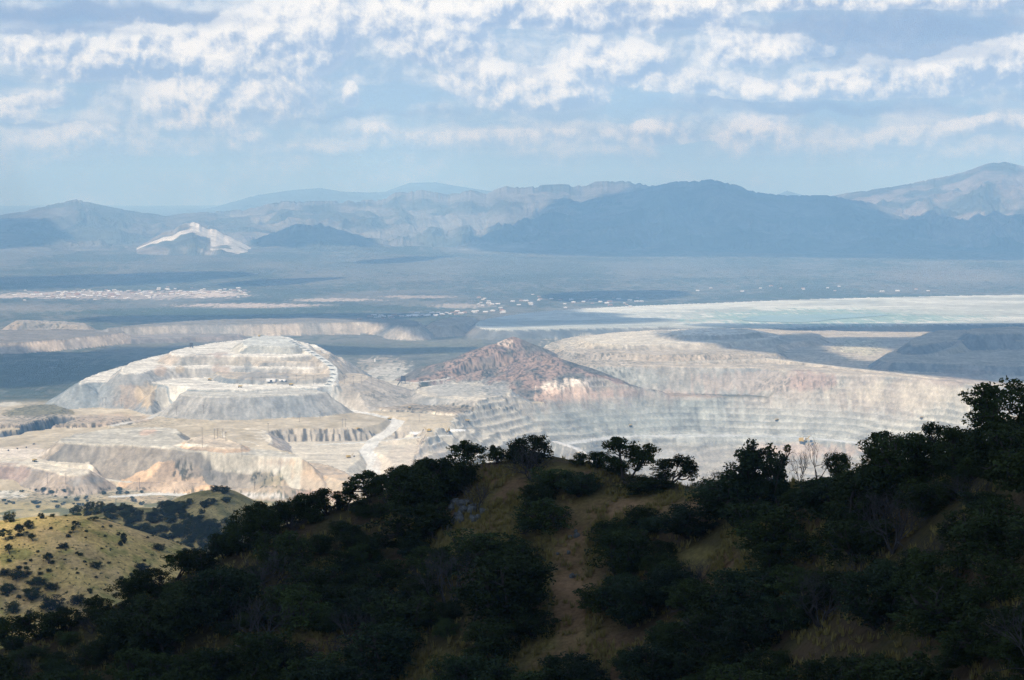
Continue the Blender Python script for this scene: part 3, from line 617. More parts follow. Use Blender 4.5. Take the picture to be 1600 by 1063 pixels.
def near(X, Y):
    d = np.hypot(X, Y); a = np.arctan2(X, Y); px = 800 + F * np.tan(a) * 1.0
    base = np.interp(d, [0, 3, 30, 110, 160, 300, 520, 900, 1300, 1850], [CZ - 1.7, CZ - 1.7, CZ - 9, CZ - 36, CZ - 46, CZ - 90, CZ - 150, CZ - 225, CZ - 300, 125])
    own = np.zeros(X.shape, np.int8)
    def ridge(cy, dc, front, back, rnd, mx=1e9):
        zc = CZ - (cy - HOR) / F * dc
        u = d - dc
        r = np.where(u < 0, -front * np.clip(np.sqrt(u * u + rnd * rnd) - rnd, 0, mx), -back * (np.sqrt(u * u + rnd * rnd) - rnd))
        return zc + r
    # foreground hillside
    dc = curve(FC_D, px); wob = (fbm(X / 30, Y / 30, 3, 201) - .5)
    z1 = ridge(curve(FC_Y, px), dc, tan(RAD(17)), .42, 6, 48)
    z1 = z1 + wob * 3.0 * sstep(np.abs(d - dc), 3, 25) + (fbm(X / 5, Y / 5, 4, 203) - .5) * .8
    # sunlit hill on the left and the one behind it
    z2 = ridge(curve(LH_Y, px), 1000 + 0 * d, .40, .5, 25); z2 = z2 + (fbm(X / 45, Y / 45, 4, 204) - .5) * 12 * sstep(np.abs(d - 1000), 8, 70)
    z3 = ridge(curve(SH_Y, px), 1500 + 0 * d, .36, .5, 35); z3 = z3 + (ridged(X / 60, Y / 90, 4, 205) - .5) * 24 * sstep(np.abs(d - 1500), 8, 70)
    Z = base + (fbm(X / 60, Y / 60, 3, 206) - .5) * 6 * np.clip(d / 60 - .3, 0, 1)
    nearm = d < 500
    for i, z in enumerate((z1, z2, z3)):
        if i == 0: z = np.where(d < 60, -1e9, z)
        w = z > Z; Z = np.where(w, z, Z); own = np.where(w, i + 1, own)
    return Z, own
nd = np.concatenate([np.geomspace(2, 80, 40), np.arange(82, 262, .8), np.geomspace(264, 860, 60), np.arange(864, 1060, 2.2), np.geomspace(1065, 1380, 30), np.arange(1385, 1560, 3), np.geomspace(1566, 1850, 14)])
nAZ = np.radians(np.concatenate([np.linspace(-60, -18, 30), np.linspace(-17.5, 17.5, 640), np.linspace(18, 60, 30)]))
ND, NA = np.meshgrid(nd, nAZ, indexing='ij'); NX, NY = ND * np.sin(NA), ND * np.cos(NA)
NZ, NO = near(NX, NY)
NEAR = Field(nAZ, nd, NZ)
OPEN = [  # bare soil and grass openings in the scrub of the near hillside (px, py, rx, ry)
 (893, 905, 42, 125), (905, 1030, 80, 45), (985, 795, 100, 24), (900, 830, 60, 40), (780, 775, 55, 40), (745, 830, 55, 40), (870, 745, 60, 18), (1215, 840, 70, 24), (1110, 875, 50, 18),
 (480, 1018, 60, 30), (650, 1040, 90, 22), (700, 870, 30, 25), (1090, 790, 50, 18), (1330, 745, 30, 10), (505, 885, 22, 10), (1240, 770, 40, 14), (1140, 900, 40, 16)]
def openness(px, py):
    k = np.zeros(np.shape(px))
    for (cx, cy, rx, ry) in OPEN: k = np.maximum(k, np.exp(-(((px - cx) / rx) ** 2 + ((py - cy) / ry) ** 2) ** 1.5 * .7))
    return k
def build_near():
    px, py = proj(NX, NY, NZ)
    n = fbm(NX / 3.5, NY / 3.5, 4, 211)[..., None]; n2 = fbm(NX / 14, NY / 14, 4, 212)[..., None]
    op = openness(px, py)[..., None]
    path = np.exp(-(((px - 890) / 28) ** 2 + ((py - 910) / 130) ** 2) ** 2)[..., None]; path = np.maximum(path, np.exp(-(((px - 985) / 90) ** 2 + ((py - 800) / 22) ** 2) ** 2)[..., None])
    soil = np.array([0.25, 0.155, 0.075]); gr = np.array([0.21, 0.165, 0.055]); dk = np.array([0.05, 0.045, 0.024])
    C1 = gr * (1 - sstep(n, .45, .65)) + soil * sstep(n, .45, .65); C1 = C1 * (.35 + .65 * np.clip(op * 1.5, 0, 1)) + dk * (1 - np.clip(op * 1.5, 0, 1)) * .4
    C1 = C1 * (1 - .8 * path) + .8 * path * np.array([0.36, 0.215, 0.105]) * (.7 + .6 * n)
    s = sstep(fbm(NX / 6, NY / 6, 4, 213)[..., None], .52, .68)
    C2 = np.array([0.56, 0.405, 0.15]) * (1 - s) + np.array([0.34, 0.29, 0.09]) * s; s = sstep(n2, .5, .68); C2 = C2 * (1 - .5 * s) + .5 * s * np.array([0.52, 0.36, 0.18])
    C3 = np.array([0.30, 0.25, 0.11]) * (1 - s) + np.array([0.17, 0.16, 0.065]) * s
    C0 = np.array([0.10, 0.10, 0.05]) + 0 * C1
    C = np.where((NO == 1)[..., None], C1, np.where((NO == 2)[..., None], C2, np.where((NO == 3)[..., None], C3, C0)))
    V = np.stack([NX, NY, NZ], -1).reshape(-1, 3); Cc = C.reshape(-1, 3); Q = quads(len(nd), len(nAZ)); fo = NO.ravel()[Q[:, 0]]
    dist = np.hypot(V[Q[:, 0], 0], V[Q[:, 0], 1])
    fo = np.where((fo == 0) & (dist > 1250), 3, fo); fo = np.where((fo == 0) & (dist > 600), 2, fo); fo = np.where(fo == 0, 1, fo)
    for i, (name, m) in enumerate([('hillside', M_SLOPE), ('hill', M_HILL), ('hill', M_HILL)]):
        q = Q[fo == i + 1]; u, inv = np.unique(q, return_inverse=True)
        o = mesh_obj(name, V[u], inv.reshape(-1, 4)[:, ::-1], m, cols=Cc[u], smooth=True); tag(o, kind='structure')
build_near()

# ------------------------------------------------------------------ mountains
def mountain(name, crest, dc, wf, wb, seed, c1, c2, rough=1.0, c3=None, base=None):
    p0, p1 = crest[0][0], crest[-1][0]
    az = np.linspace(pxang(p0, 300)[0], pxang(p1, 300)[0], int((p1 - p0) / 1.5)); dd = np.concatenate([np.linspace(dc - wf, dc, 110), np.linspace(dc, dc + wb, 24)[1:]])
    D, A = np.meshgrid(dd, az, indexing='ij'); X, Y = D * np.sin(A), D * np.cos(A); px = 800 + F * np.tan(A)
    cy = curve(crest, px)
    zc = CZ + (HOR - cy) / F * dc
    rel = np.clip(zc - 60, 0, None)
    jag = (fbm(px / 14, 0 * px, 4, seed) - .5) * 60 * rough + (vnoise(px / 4, 0 * px, seed + 3) - .5) * 24 * rough
    b0 = valley_z(X, Y) - 12 if base is None else base
    t = np.where(D < dc, (D - (dc - wf)) / wf, 1 - (D - dc) / wb); t = np.clip(t, 0, 1)
    g = ridged(px / 46 + (fbm(px / 90, D / 900, 3, seed + 5) - .5) * 1.6, D / 2600, 5, seed + 7)
    g2 = ridged(X / 900 + (fbm(X / 700, Y / 700, 3, seed + 15) - .5) * 1.2, Y / 1100, 6, seed + 9)
    prof = t ** 1.45
    spur = (g * .3 + g2 * .7 - .62)
    Z = b0 + (zc - b0) * prof + jag * np.clip(rel / 400, 0, 1) * t ** 10 + spur * (zc - b0) * 1.35 * np.clip(t * 4, 0, 1) * (1 - t ** 3) * .8
    Z = np.minimum(Z, b0 + (zc - b0) * (0.06 + .94 * np.clip(t * 1.25, 0, 1)))
    Z = np.maximum(Z, b0 - 30)
    n = fbm(X / 500, Y / 500, 5, seed + 11)[..., None]; s = sstep(n + (g[..., None] - .6) * .5, .40, .62)
    C = np.array(c1) * (1 - s) + np.array(c2) * s; C = C * (.75 + .5 * fbm(X / 260, Y / 500, 4, seed + 13)[..., None])
    if c3 is not None:
        k = c3[0](px, t, n[..., 0])[..., None]; C = C * (1 - k) + k * np.array(c3[1])
    o = mesh_obj(name, np.stack([X, Y, Z], -1).reshape(-1, 3), quads(len(dd), len(az))[:, ::-1], M_MOUNT, cols=C.reshape(-1, 3), smooth=False)
    return tag(o, kind='structure')
BR1, BR2 = (0.15, 0.145, 0.13), (0.09, 0.10, 0.085)
mountain('mountain_range', [(230, 345), (300, 330), (340, 322), (400, 305), (460, 297), (500, 294), (540, 300), (600, 300), (618, 294), (640, 286), (680, 285), (715, 291), (760, 298), (820, 302), (900, 318), (980, 345)], 41000, 9000, 3000, 301, BR2, BR2, .5)
mountain('mountain_range', [(1180, 330), (1210, 306), (1229, 298), (1250, 304), (1280, 312), (1330, 335)], 40000, 7000, 3000, 307, BR2, BR2, .5)
mountain('mountain', [(-400, 350), (0, 335), (40, 329), (80, 319), (122, 311), (150, 318), (200, 328), (260, 336), (320, 330), (380, 340), (430, 360), (480, 380)], 23000, 6000, 3000, 311, BR1, BR2, .6)
mountain('mountain_range', [(300, 372), (330, 330), (380, 327), (440, 314), (500, 314), (560, 313), (600, 311), (618, 301), (660, 297), (700, 304), (735, 297), (760, 301), (790, 291), (820, 293), (850, 289), (880, 288), (915, 291),
   (930, 284), (980, 282), (1025, 291), (1080, 310), (1130, 340), (1170, 370)], 23500, 6500, 3000, 321, (0.20, 0.195, 0.18), BR2, 1.3)
mountain('mountain', [(760, 385), (830, 345), (920, 312), (1000, 297), (1050, 284), (1080, 283), (1110, 280.5), (1150, 289), (1180, 300), (1225, 305), (1290, 305), (1340, 312), (1420, 330), (1500, 360)], 21500, 5000, 3000, 331, BR1, BR2, .8)
mountain('mountain', [(1160, 370), (1240, 318), (1320, 302), (1400, 291), (1440, 283), (1500, 271), (1540, 257), (1565, 254), (1600, 262), (1680, 276), (1800, 300), (2100, 340)], 24000, 7000, 3000, 341, (0.23, 0.205, 0.185), BR2, .6)
mountain('quarry_hill', [(212, 386), (240, 371), (258, 361), (270, 359), (284, 350), (301, 346), (312, 349), (325, 356), (338, 358), (350, 366), (364, 370), (392, 386)], 17600, 1500, 1200, 351, (0.24, 0.22, 0.19), BR2, 1.4,
   (lambda px, t, n: sstep(t + (n - .5) * 1.9 + np.where(px > 330, .3, 0), .79, .89), (0.58, 0.56, 0.52)))
mountain('foothill', [(340, 392), (390, 378), (420, 364), (440, 359), (462, 349), (480, 351), (500, 348), (525, 357), (560, 366), (590, 377), (650, 392)], 18300, 1800, 1500, 361, BR1, BR2, 1.6)
mountain('foothill', [(-300, 392), (-60, 362), (20, 360), (80, 366), (120, 374), (170, 390)], 18800, 1800, 1500, 363, BR1, BR2, .4)

# ------------------------------------------------------------------ tailings pond water
def water():
    P = W([(1150, 500), (1175, 494), (1230, 491), (1290, 492), (1350, 490), (1400, 492), (1345, 496), (1290, 500), (1270, 504), (1190, 503)], 37.3, 3)
    c = P.mean(0); V = [(x, y, 37.3) for x, y in P] + [(c[0], c[1], 37.3)]; n = len(P)
    m, t, b = mat_base('pond_water'); b.inputs['Base Color'].default_value = (0.16, 0.33, 0.30, 1); b.inputs['Roughness'].default_value = 0.35; b.inputs['Specular IOR Level'].default_value = .5
    tc = t.n.new('ShaderNodeTexCoord'); t.l.new(t.mix(t.ramp(t.noise(tc.outputs['Object'], .004, 4), .35, .65), (0.22, 0.34, 0.31, 1), (0.30, 0.41, 0.37, 1)), b.inputs['Base Color'])
    o = mesh_obj('water', V, [(i, (i + 1) % n, n) for i in range(n)], m); tag(o, kind='structure')
water()

# ------------------------------------------------------------------ plants
def leaf_cloud(centres, radii, per, size, rng, flat=.7):
    """small leaf sprays scattered in the shells of many clumps"""
    cs = np.repeat(centres, per, 0); rs = np.repeat(radii, per)[:, None]; n = len(cs)
    v = rng.normal(size=(n, 3)); v /= np.linalg.norm(v, axis=1)[:, None]; r = rng.uniform(.25, 1, (n, 1)) ** .45
    p = cs + v * r * rs * np.array([1, 1, flat])
    a = rng.normal(size=(n, 3)) + v * .6; a /= np.linalg.norm(a, axis=1)[:, None]
    u = np.cross(a, rng.normal(size=(n, 3))); u /= np.linalg.norm(u, axis=1)[:, None]; w = np.cross(a, u)
    s = size * rng.uniform(.6, 1.35, (n, 1))
    V = np.stack([p - u * s - w * s * .45, p + u * s * .9 - w * s * .5, p + u * s + w * s * .5, p - u * s * .8 + w * s * .5], 1).reshape(-1, 3)
    return V, np.arange(n * 4).reshape(-1, 4)
def branches(mb, p, dirv, L, r, depth, rng, tips, spread=.6, up=.15, n=(2, 4)):
    q = p; segs = 2
    for k in range(segs):
        dirv = dirv + rng.normal(size=3) * .16 + np.array([0, 0, up * .4]); dirv /= np.linalg.norm(dirv)
        q2 = q + dirv * L / segs; mb.tube(q, q2, r * (1 - .25 * k), r * (1 - .25 * (k + 1)), 5); q = q2
    if depth == 0: tips.append(q); return
    tips.append(q) if depth == 1 else None
    for k in range(rng.integers(*n)):
        nd_ = dirv + rng.normal(size=3) * spread + np.array([0, 0, up]); nd_ /= np.linalg.norm(nd_)
        branches(mb, q, nd_, L * rng.uniform(.62, .85), r * .6, depth - 1, rng, tips, spread, up, n)
def proto_tree(kind, seed, leafm):
    """unit plant about 1 m high and 1 m wide, grown from the base; returns (trunk mesh, crown mesh)"""
    rng = np.random.default_rng(seed); mb = MB(); tips = []
    if kind == 'oak':            # several stems, flat-topped open crown
        for k in range(rng.integers(2, 4)):
            a = rng.uniform(0, 2 * pi); branches(mb, np.zeros(3), np.array([cos(a) * .55, sin(a) * .55, .9]), .30, .035, 3, rng, tips, .55, .12)
    elif kind == 'dome':
        for k in range(4):
            a = rng.uniform(0, 2 * pi); branches(mb, np.zeros(3), np.array([cos(a) * .8, sin(a) * .8, .8]), .24, .028, 3, rng, tips, .6, .1)
    elif kind == 'shrub':
        for k in range(6):
            a = k + rng.uniform(0, 1); branches(mb, np.zeros(3), np.array([cos(a), sin(a), .75]), .22, .018, 2, rng, tips, .6, .1)
    elif kind == 'juniper':
        for k in range(3):
            a = rng.uniform(0, 2 * pi); branches(mb, np.zeros(3), np.array([cos(a) * .3, sin(a) * .3, 1]), .34, .03, 3, rng, tips, .42, .35)
    elif kind in ('bare', 'bareshrub'):
        for k in range(3 if kind == 'bare' else 7):
            a = k * 2.1 + rng.uniform(0, 1); sp = .45 if kind == 'bare' else .8
            branches(mb, np.zeros(3), np.array([cos(a) * sp, sin(a) * sp, 1]), .30, .016, 4, rng, tips, .5, .12)
    tips = np.array(tips); V = np.concatenate(mb.v)
    lo = np.zeros(3); hi = np.percentile(np.linalg.norm(tips[:, :2], axis=1), 82) * 2
    pad = {'oak': .13, 'dome': .14, 'shrub': .15, 'juniper': .11}.get(kind, 0)
    sx = 1.0 / (hi + pad * 1.3); sz = 1.0 / (np.percentile(tips[:, 2], 92) + pad * .5)
    S = np.array([sx, sx, sz]); mb.v = [a * S for a in mb.v]; tips = tips * S
    if kind in ('dome', 'shrub'):
        def squash(a): a = a.copy(); a[:, 2] = np.where(a[:, 2] > .8, .8 + (a[:, 2] - .8) * .25, a[:, 2]); r = np.linalg.norm(a[:, :2], axis=1)[:, None]; a[:, :2] *= np.where(r > .42, (.42 + (r - .42) * .25) / np.maximum(r, .01), 1); return a
        mb.v = [squash(a) for a in mb.v]; tips = squash(tips)
    t = mb.build('trunk', M_GREY if kind.startswith('bare') else M_BARK)
    crown = None
    if not kind.startswith('bare'):
        if kind == 'oak':
            m_ = 26; q = rng.normal(size=(m_, 3)); q /= np.linalg.norm(q, axis=1)[:, None]; q *= rng.uniform(.5, 1, (m_, 1))
            tips = np.concatenate([tips, np.stack([q[:, 0] * .46, q[:, 1] * .46, .62 + q[:, 2] * .26], 1)])
        if kind in ('dome', 'shrub', 'juniper'):   # lower clumps fill the skirt
            m_ = {'dome': 90, 'shrub': 70, 'juniper': 90}[kind]; q = rng.normal(size=(m_, 3)); q /= np.linalg.norm(q, axis=1)[:, None]; q *= rng.uniform(.35, 1, (m_, 1)) ** .5
            q[:, 2] = np.abs(q[:, 2]) if kind != 'dome' else q[:, 2]; lob = 1 + .22 * np.sin(np.arctan2(q[:, 1], q[:, 0]) * 3 + seed) + .15 * np.sin(np.arctan2(q[:, 1], q[:, 0]) * 5 + seed * 2)
            dm = np.stack([q[:, 0] * .42 * lob, q[:, 1] * .42 * lob, (.50 + q[:, 2] * .40) if kind == 'dome' else (.06 + q[:, 2] * .78)], 1)
            if kind == 'juniper': dm[:, :2] *= (1.15 - .75 * dm[:, 2])[:, None]; dm[:, 2] += .12 * rng.uniform(-1, 1, m_)
            keep = rng.uniform(0, 1, m_) < .8; dm = dm[keep]
            ex = tips[rng.integers(0, len(tips), len(tips) // 3)] * rng.uniform(.45, .95, (len(tips) // 3, 1)); ex[:, 2] = np.maximum(ex[:, 2] * (.9 if kind != 'oak' else 1), .06)
            tips = np.concatenate([tips[rng.permutation(len(tips))[:len(tips) // 2 + 4]], ex, dm])
        n = len(tips); per = max(8, int({'oak': 5600, 'dome': 8200, 'shrub': 6500, 'juniper': 8000}[kind] / n))
        rad = rng.uniform(.055, .12, n) * {'oak': 1.0, 'dome': 1.15, 'shrub': 1.3, 'juniper': .9}[kind]
        v, f = leaf_cloud(tips, rad, per, .017, rng, .72 if kind != 'juniper' else 1.0); v[:, 2] = np.maximum(v[:, 2], .0)
        crown = mesh_obj('crown', v, f, leafm)
    return t, crown
PROTO = {}
def proto(kind, n, leafm):
    L = []
    for i in range(n):
        t, c = proto_tree(kind, 900 + 37 * i + sum(map(ord, kind)), leafm); L.append((t.data, c.data if c else None))
        bpy.data.objects.remove(t)
        if c: bpy.data.objects.remove(c)
    PROTO[kind + leafm.name] = L
for k_, n_, m_ in (('oak', 4, M_OAK), ('dome', 4, M_OAK), ('shrub', 3, M_OAK), ('shrub', 2, M_BRIGHT), ('dome', 2, M_JUN), ('shrub', 2, M_JUN), ('juniper', 3, M_JUN), ('bare', 2, M_GREY), ('bareshrub', 2, M_GREY)): proto(k_, n_, m_)
def pct(px, py): return '%.1f%% across, %.1f%% down' % (px / 16, py / 10.63)
def plant(kind, leafm, loc, w, h, name, label, cat, group=None, i=None, tilt=0.0):
    L = PROTO[kind + leafm.name]; t, c = L[(random.randrange(len(L)) if i is None else i) % len(L)]
    e = empty(name, (loc[0], loc[1], loc[2] - .04 * h), random.uniform(0, 2 * pi)); e.scale = (w, w, h)
    if tilt: e.rotation_euler = (0, tilt, e.rotation_euler[2])
    tag(e, label, cat, group)
    if kind in ('bareshrub', 'bare'):
        o = bpy.data.objects.new('branches', t); COL.objects.link(o); o.parent = e
    else:
        for nm, me in (('trunk' if kind != 'shrub' else 'stem', t), ('crown', c)):
            o = bpy.data.objects.new(nm, me); COL.objects.link(o); o.parent = e
    return e
PLACED = []
def near_hit(px, py, dmin=90, dmax=262):
    return NEAR.hit(px, py, dmin, dmax)
def on_hill(px, py, wpx, hpx, kind, leafm, name, label, cat, group=None, i=None, tilt=0.0, dmax=262):
    """plant whose base is seen at px, py (or just over the crest there), sized from its width and height in the photo"""
    p = near_hit(px, py, 90, dmax)
    if p is None:
        a, te = pxang(px, py); d = float(curve(FC_D, px)) + 2; x, y = d * sin(a), d * cos(a); p = (x, y, NEAR.z(x, y))
    d = math.hypot(p[0], p[1]); w, h = wpx / F * d, hpx / F * d
    PLACED.append((p[0], p[1], w * .5)); return plant(kind, leafm, p, w, h, name, label, cat, group, i, tilt)
K = [
 (1575, 705, 150, 122, 'dome', M_OAK, 'oak_tree', 'tall dark oak on the right skyline, highest of all the trees', 0),
 (1512, 715, 90, 60, 'dome', M_OAK, 'oak_tree', 'low oak crowded under the left side of the tallest skyline oak', 1),
 (1392, 760, 110, 100, 'dome', M_OAK, 'oak_tree', 'broad dark oak at the left end of the right-hand tree clump', 2),
 (1462, 750, 95, 100, 'dome', M_OAK, 'oak_tree', 'round-topped oak in the middle of the right-hand tree clump', 3),
 (1170, 800, 120, 108, 'juniper', M_JUN, 'evergreen_tree', 'broad pointed juniper with spiky top beside the grassy saddle', 0),
 (1215, 800, 70, 88, 'juniper', M_JUN, 'evergreen_tree', 'smaller pointed juniper leaning on the right of the broad one', 1),
 (1120, 802, 66, 56, 'juniper', M_JUN, 'evergreen_tree', 'low spreading juniper on the left of the broad pointed one', 2),
 (1277, 748, 56, 62, 'bare', M_GREY, 'bare_tree', 'leafless thin tree standing up against the pale pit', 0),
 (1250, 758, 40, 52, 'bareshrub', M_GREY, 'bare_shrub', 'grey leafless bush just left of the leafless thin tree', 0),
 (1310, 752, 46, 50, 'dome', M_OAK, 'oak_tree', 'small round oak just right of the leafless thin tree', 1),
 (980, 757, 96, 76, 'oak', M_OAK, 'oak_tree', 'open umbrella-shaped oak with forked trunk on the central crest', 0),
 (1045, 764, 80, 54, 'oak', M_OAK, 'oak_tree', 'flat spreading oak leaning right beside the umbrella-shaped one', 1),
 (828, 736, 78, 58, 'dome', M_OAK, 'oak_tree', 'dense dome-shaped oak on the crest left of the grassy knoll', 0),
 (776, 728, 32, 32, 'oak', M_OAK, 'oak_tree', 'small open oak between the dense dome oak and umbrella one', 2),
 (718, 740, 74, 52, 'oak', M_OAK, 'oak_tree', 'wind-flattened umbrella oak at the upper left of the crest', 3),
 (830, 758, 76, 56, 'bareshrub', M_GREY, 'bare_shrub', 'grey twiggy shrub in front of the dense dome-shaped oak', 1),
 (655, 764, 80, 46, 'oak', M_OAK, 'oak_tree', 'low wide oak stepping down left of the umbrella oak', 0),
 (690, 752, 40, 38, 'dome', M_OAK, 'oak_tree', 'small bushy oak under the umbrella oak at upper left', 3),
 (580, 785, 84, 50, 'oak', M_OAK, 'oak_tree', 'lacy open oak with bright gaps on the left crest', 2),
 (540, 800, 50, 34, 'oak', M_OAK, 'oak_tree', 'thin open oak below the left side of the lacy oak', 1),
 (478, 812, 66, 46, 'dome', M_OAK, 'oak_tree', 'rounded crest oak against the pink lower dump', 1),
 (430, 825, 56, 44, 'dome', M_OAK, 'oak_tree', 'shaded crest oak beside the dark tree by the second hill', 2),
 (395, 842, 78, 66, 'dome', M_OAK, 'oak_tree', 'large dark oak covering the right end of the second hill', 3),
 (350, 872, 60, 44, 'dome', M_OAK, 'oak_tree', 'dark oak at the right foot of the sunlit hill', 0),
 (275, 910, 84, 48, 'oak', M_OAK, 'oak_tree', 'airy oak silhouetted against the sunlit grass hill', 3),
 (205, 945, 70, 44, 'dome', M_OAK, 'oak_tree', 'dark rounded oak low against the sunlit grass hill', 1),
 (150, 965, 60, 34, 'dome', M_OAK, 'oak_tree', 'low oak at the bottom edge of the sunlit grass hill', 2),
 (1330, 768, 50, 36, 'dome', M_OAK, 'oak_tree', 'low oak filling the gap left of the right-hand clump', 2),
 (790, 985, 175, 125, 'dome', M_OAK, 'oak_tree', 'very large rounded oak just left of the bare soil path', 0),
 (850, 830, 110, 62, 'shrub', M_OAK, 'scrub_oak', 'wide dark shrub below the grassy knoll, above the path', 0),
 (905, 780, 76, 44, 'dome', M_JUN, 'scrub_oak', 'bluish dark shrub on the knoll left of the umbrella oak', 0),
 (985, 985, 110, 90, 'dome', M_JUN, 'oak_tree', 'bluish green oak just right of the lower bare path', 1),
 (1075, 845, 110, 56, 'dome', M_JUN, 'scrub_oak', 'dark spreading shrub right of the bare saddle soil', 0),
 (990, 880, 90, 56, 'shrub', M_OAK, 'scrub_oak', 'dark shrub hanging over the right edge of the path', 1),
 (1395, 870, 110, 92, 'bareshrub', M_GREY, 'bare_shrub', 'large grey leafless shrub on the right-hand dark slope', 0),
 (1350, 940, 90, 80, 'bare', M_GREY, 'bare_tree', 'dead pale-branched tree in the dark right-hand thicket', 1),
 (1090, 975, 120, 80, 'dome', M_OAK, 'oak_tree', 'dark oak filling the slope right of the bluish oak', 2),
 (560, 1025, 90, 70, 'bareshrub', M_GREY, 'bare_shrub', 'grey twiggy shrub between two low grassy openings', 1),
 (628, 770, 60, 46, 'dome', M_OAK, 'oak_tree', 'dark oak between the lacy open oak and the low wide one', 0),
 (605, 790, 64, 48, 'oak', M_OAK, 'oak_tree', 'open oak overlapping the lacy oak on its right', 3),
 (512, 806, 66, 48, 'dome', M_OAK, 'oak_tree', 'bushy oak right of the rounded crest oak by the pink dump', 3),
 (452, 824, 60, 48, 'dome', M_OAK, 'oak_tree', 'bushy oak left of the rounded crest oak by the pink dump', 0),
 (415, 845, 70, 60, 'dome', M_OAK, 'oak_tree', 'dark oak right of the large oak covering the second hill', 2),
 (372, 868, 66, 56, 'dome', M_OAK, 'oak_tree', 'dark oak left of the large oak covering the second hill', 1),
 (312, 898, 70, 44, 'dome', M_OAK, 'oak_tree', 'dark oak on the crest where the sunlit hill meets it', 0),
 (240, 930, 76, 46, 'dome', M_OAK, 'oak_tree', 'dark oak just left of the airy silhouetted oak', 2),
 (110, 985, 70, 40, 'dome', M_OAK, 'oak_tree', 'dark oak low on the left, below the sunlit grass', 3),
 (60, 1000, 80, 48, 'dome', M_OAK, 'oak_tree', 'broad dark oak near the lower left corner crest', 0),
 (10, 1012, 80, 52, 'dome', M_OAK, 'oak_tree', 'dark oak cut by the left edge of the picture', 1),
 (665, 760, 60, 50, 'dome', M_OAK, 'oak_tree', 'dense oak right behind the low wide oak on the crest', 2),
 (1425, 765, 120, 96, 'dome', M_OAK, 'oak_tree', 'wide oak between the two round-topped oaks of the clump', 0),
 (1500, 750, 110, 86, 'dome', M_OAK, 'oak_tree', 'dark oak joining the clump to the tallest skyline oak', 3),
 (1360, 785, 90, 70, 'dome', M_OAK, 'oak_tree', 'low dark oak at the front left of the right-hand clump', 1),
 (1570, 760, 130, 110, 'dome', M_OAK, 'oak_tree', 'big dark oak in front of the tallest skyline oak', 2),
 (1010, 770, 90, 30, 'shrub', M_OAK, 'scrub_oak', 'low dark scrub at the foot of the umbrella-shaped oak', 0),
 (1150, 825, 150, 90, 'dome', M_JUN, 'evergreen_tree', 'wide dark juniper skirt below the broad pointed one', 0),
 (745, 800, 60, 44, 'bareshrub', M_GREY, 'bare_shrub', 'purplish twiggy shrub above the pale rock outcrop', 0),
]
for (px, py, w, h, kd, lm, nm, lb, i) in K:
    on_hill(px, py, w, h, kd, lm, nm, lb, {'oak_tree': 'tree', 'evergreen_tree': 'tree', 'bare_tree': 'tree', 'bare_shrub': 'shrub', 'scrub_oak': 'shrub'}[nm], None, i, 0.12 if (px == 1045) else 0.0)
def fill():
    n = 0; tries = 0
    while n < 470 and tries < 40000:
        tries += 1
        px = random.uniform(-60, 1660); dcr = float(curve(FC_D, px)); d = random.uniform(dcr - 74, dcr + 1)
        a = math.atan((px - 800) / F); x, y = d * sin(a), d * cos(a); z = NEAR.z(x, y)
        qx, qy = proj(np.array([x]), np.array([y]), np.array([z])); qx, qy = float(qx[0]), float(qy[0])
        if openness(qx, qy) > .45 + random.uniform(-.12, .12): continue
        r = random.choice([1.5, 1.9, 2.4, 2.9, 3.4, 3.9]) * (d / 200) ** .5
        if d > dcr - 8: r = min(r, 1.3)
        if qx > 1250: r *= 1.1
        if any((x - X) ** 2 + (y - Y) ** 2 < ((r + R) * .46) ** 2 for X, Y, R in PLACED): continue
        PLACED.append((x, y, r)); n += 1
        h = r * random.uniform(1.1, 1.6)
        if d > dcr - 8: h = min(h, 2.0)
        u = random.random(); bare = random.random() < .07
        top = qy - h / d * F * .6
        where = pct(min(max(qx, 0), 1600), min(max(top, 0), 1063))
        if bare: plant('bareshrub', M_GREY, (x, y, z), r * 2, h, 'bare_shrub', 'grey twiggy shrub on the shaded hillside, ' + where, 'shrub', 'shrubs on the dark hillside')
        elif u < .38: plant('dome', M_OAK, (x, y, z), r * 2.1, h, 'oak_tree', 'dark rounded oak on the shaded hillside, ' + where, 'tree', 'oaks on the dark hillside')
        elif u < .54: plant('dome', M_JUN, (x, y, z), r * 2.1, h, 'evergreen_tree', 'bluish green tree on the shaded hillside, ' + where, 'tree', 'bluish trees on the dark hillside')  # rounded oak model in bluish leaves; species unknown
        elif u < .86: plant('shrub', M_OAK, (x, y, z), r * 2.1, h * .85, 'scrub_oak', 'low dark shrub on the shaded hillside, ' + where, 'shrub', 'shrubs on the dark hillside')
        else: plant('shrub', M_BRIGHT, (x, y, z), r * 2, h * .85, 'scrub_oak', 'yellowish green shrub on the shaded hillside, ' + where, 'shrub', 'shrubs on the dark hillside')
fill()
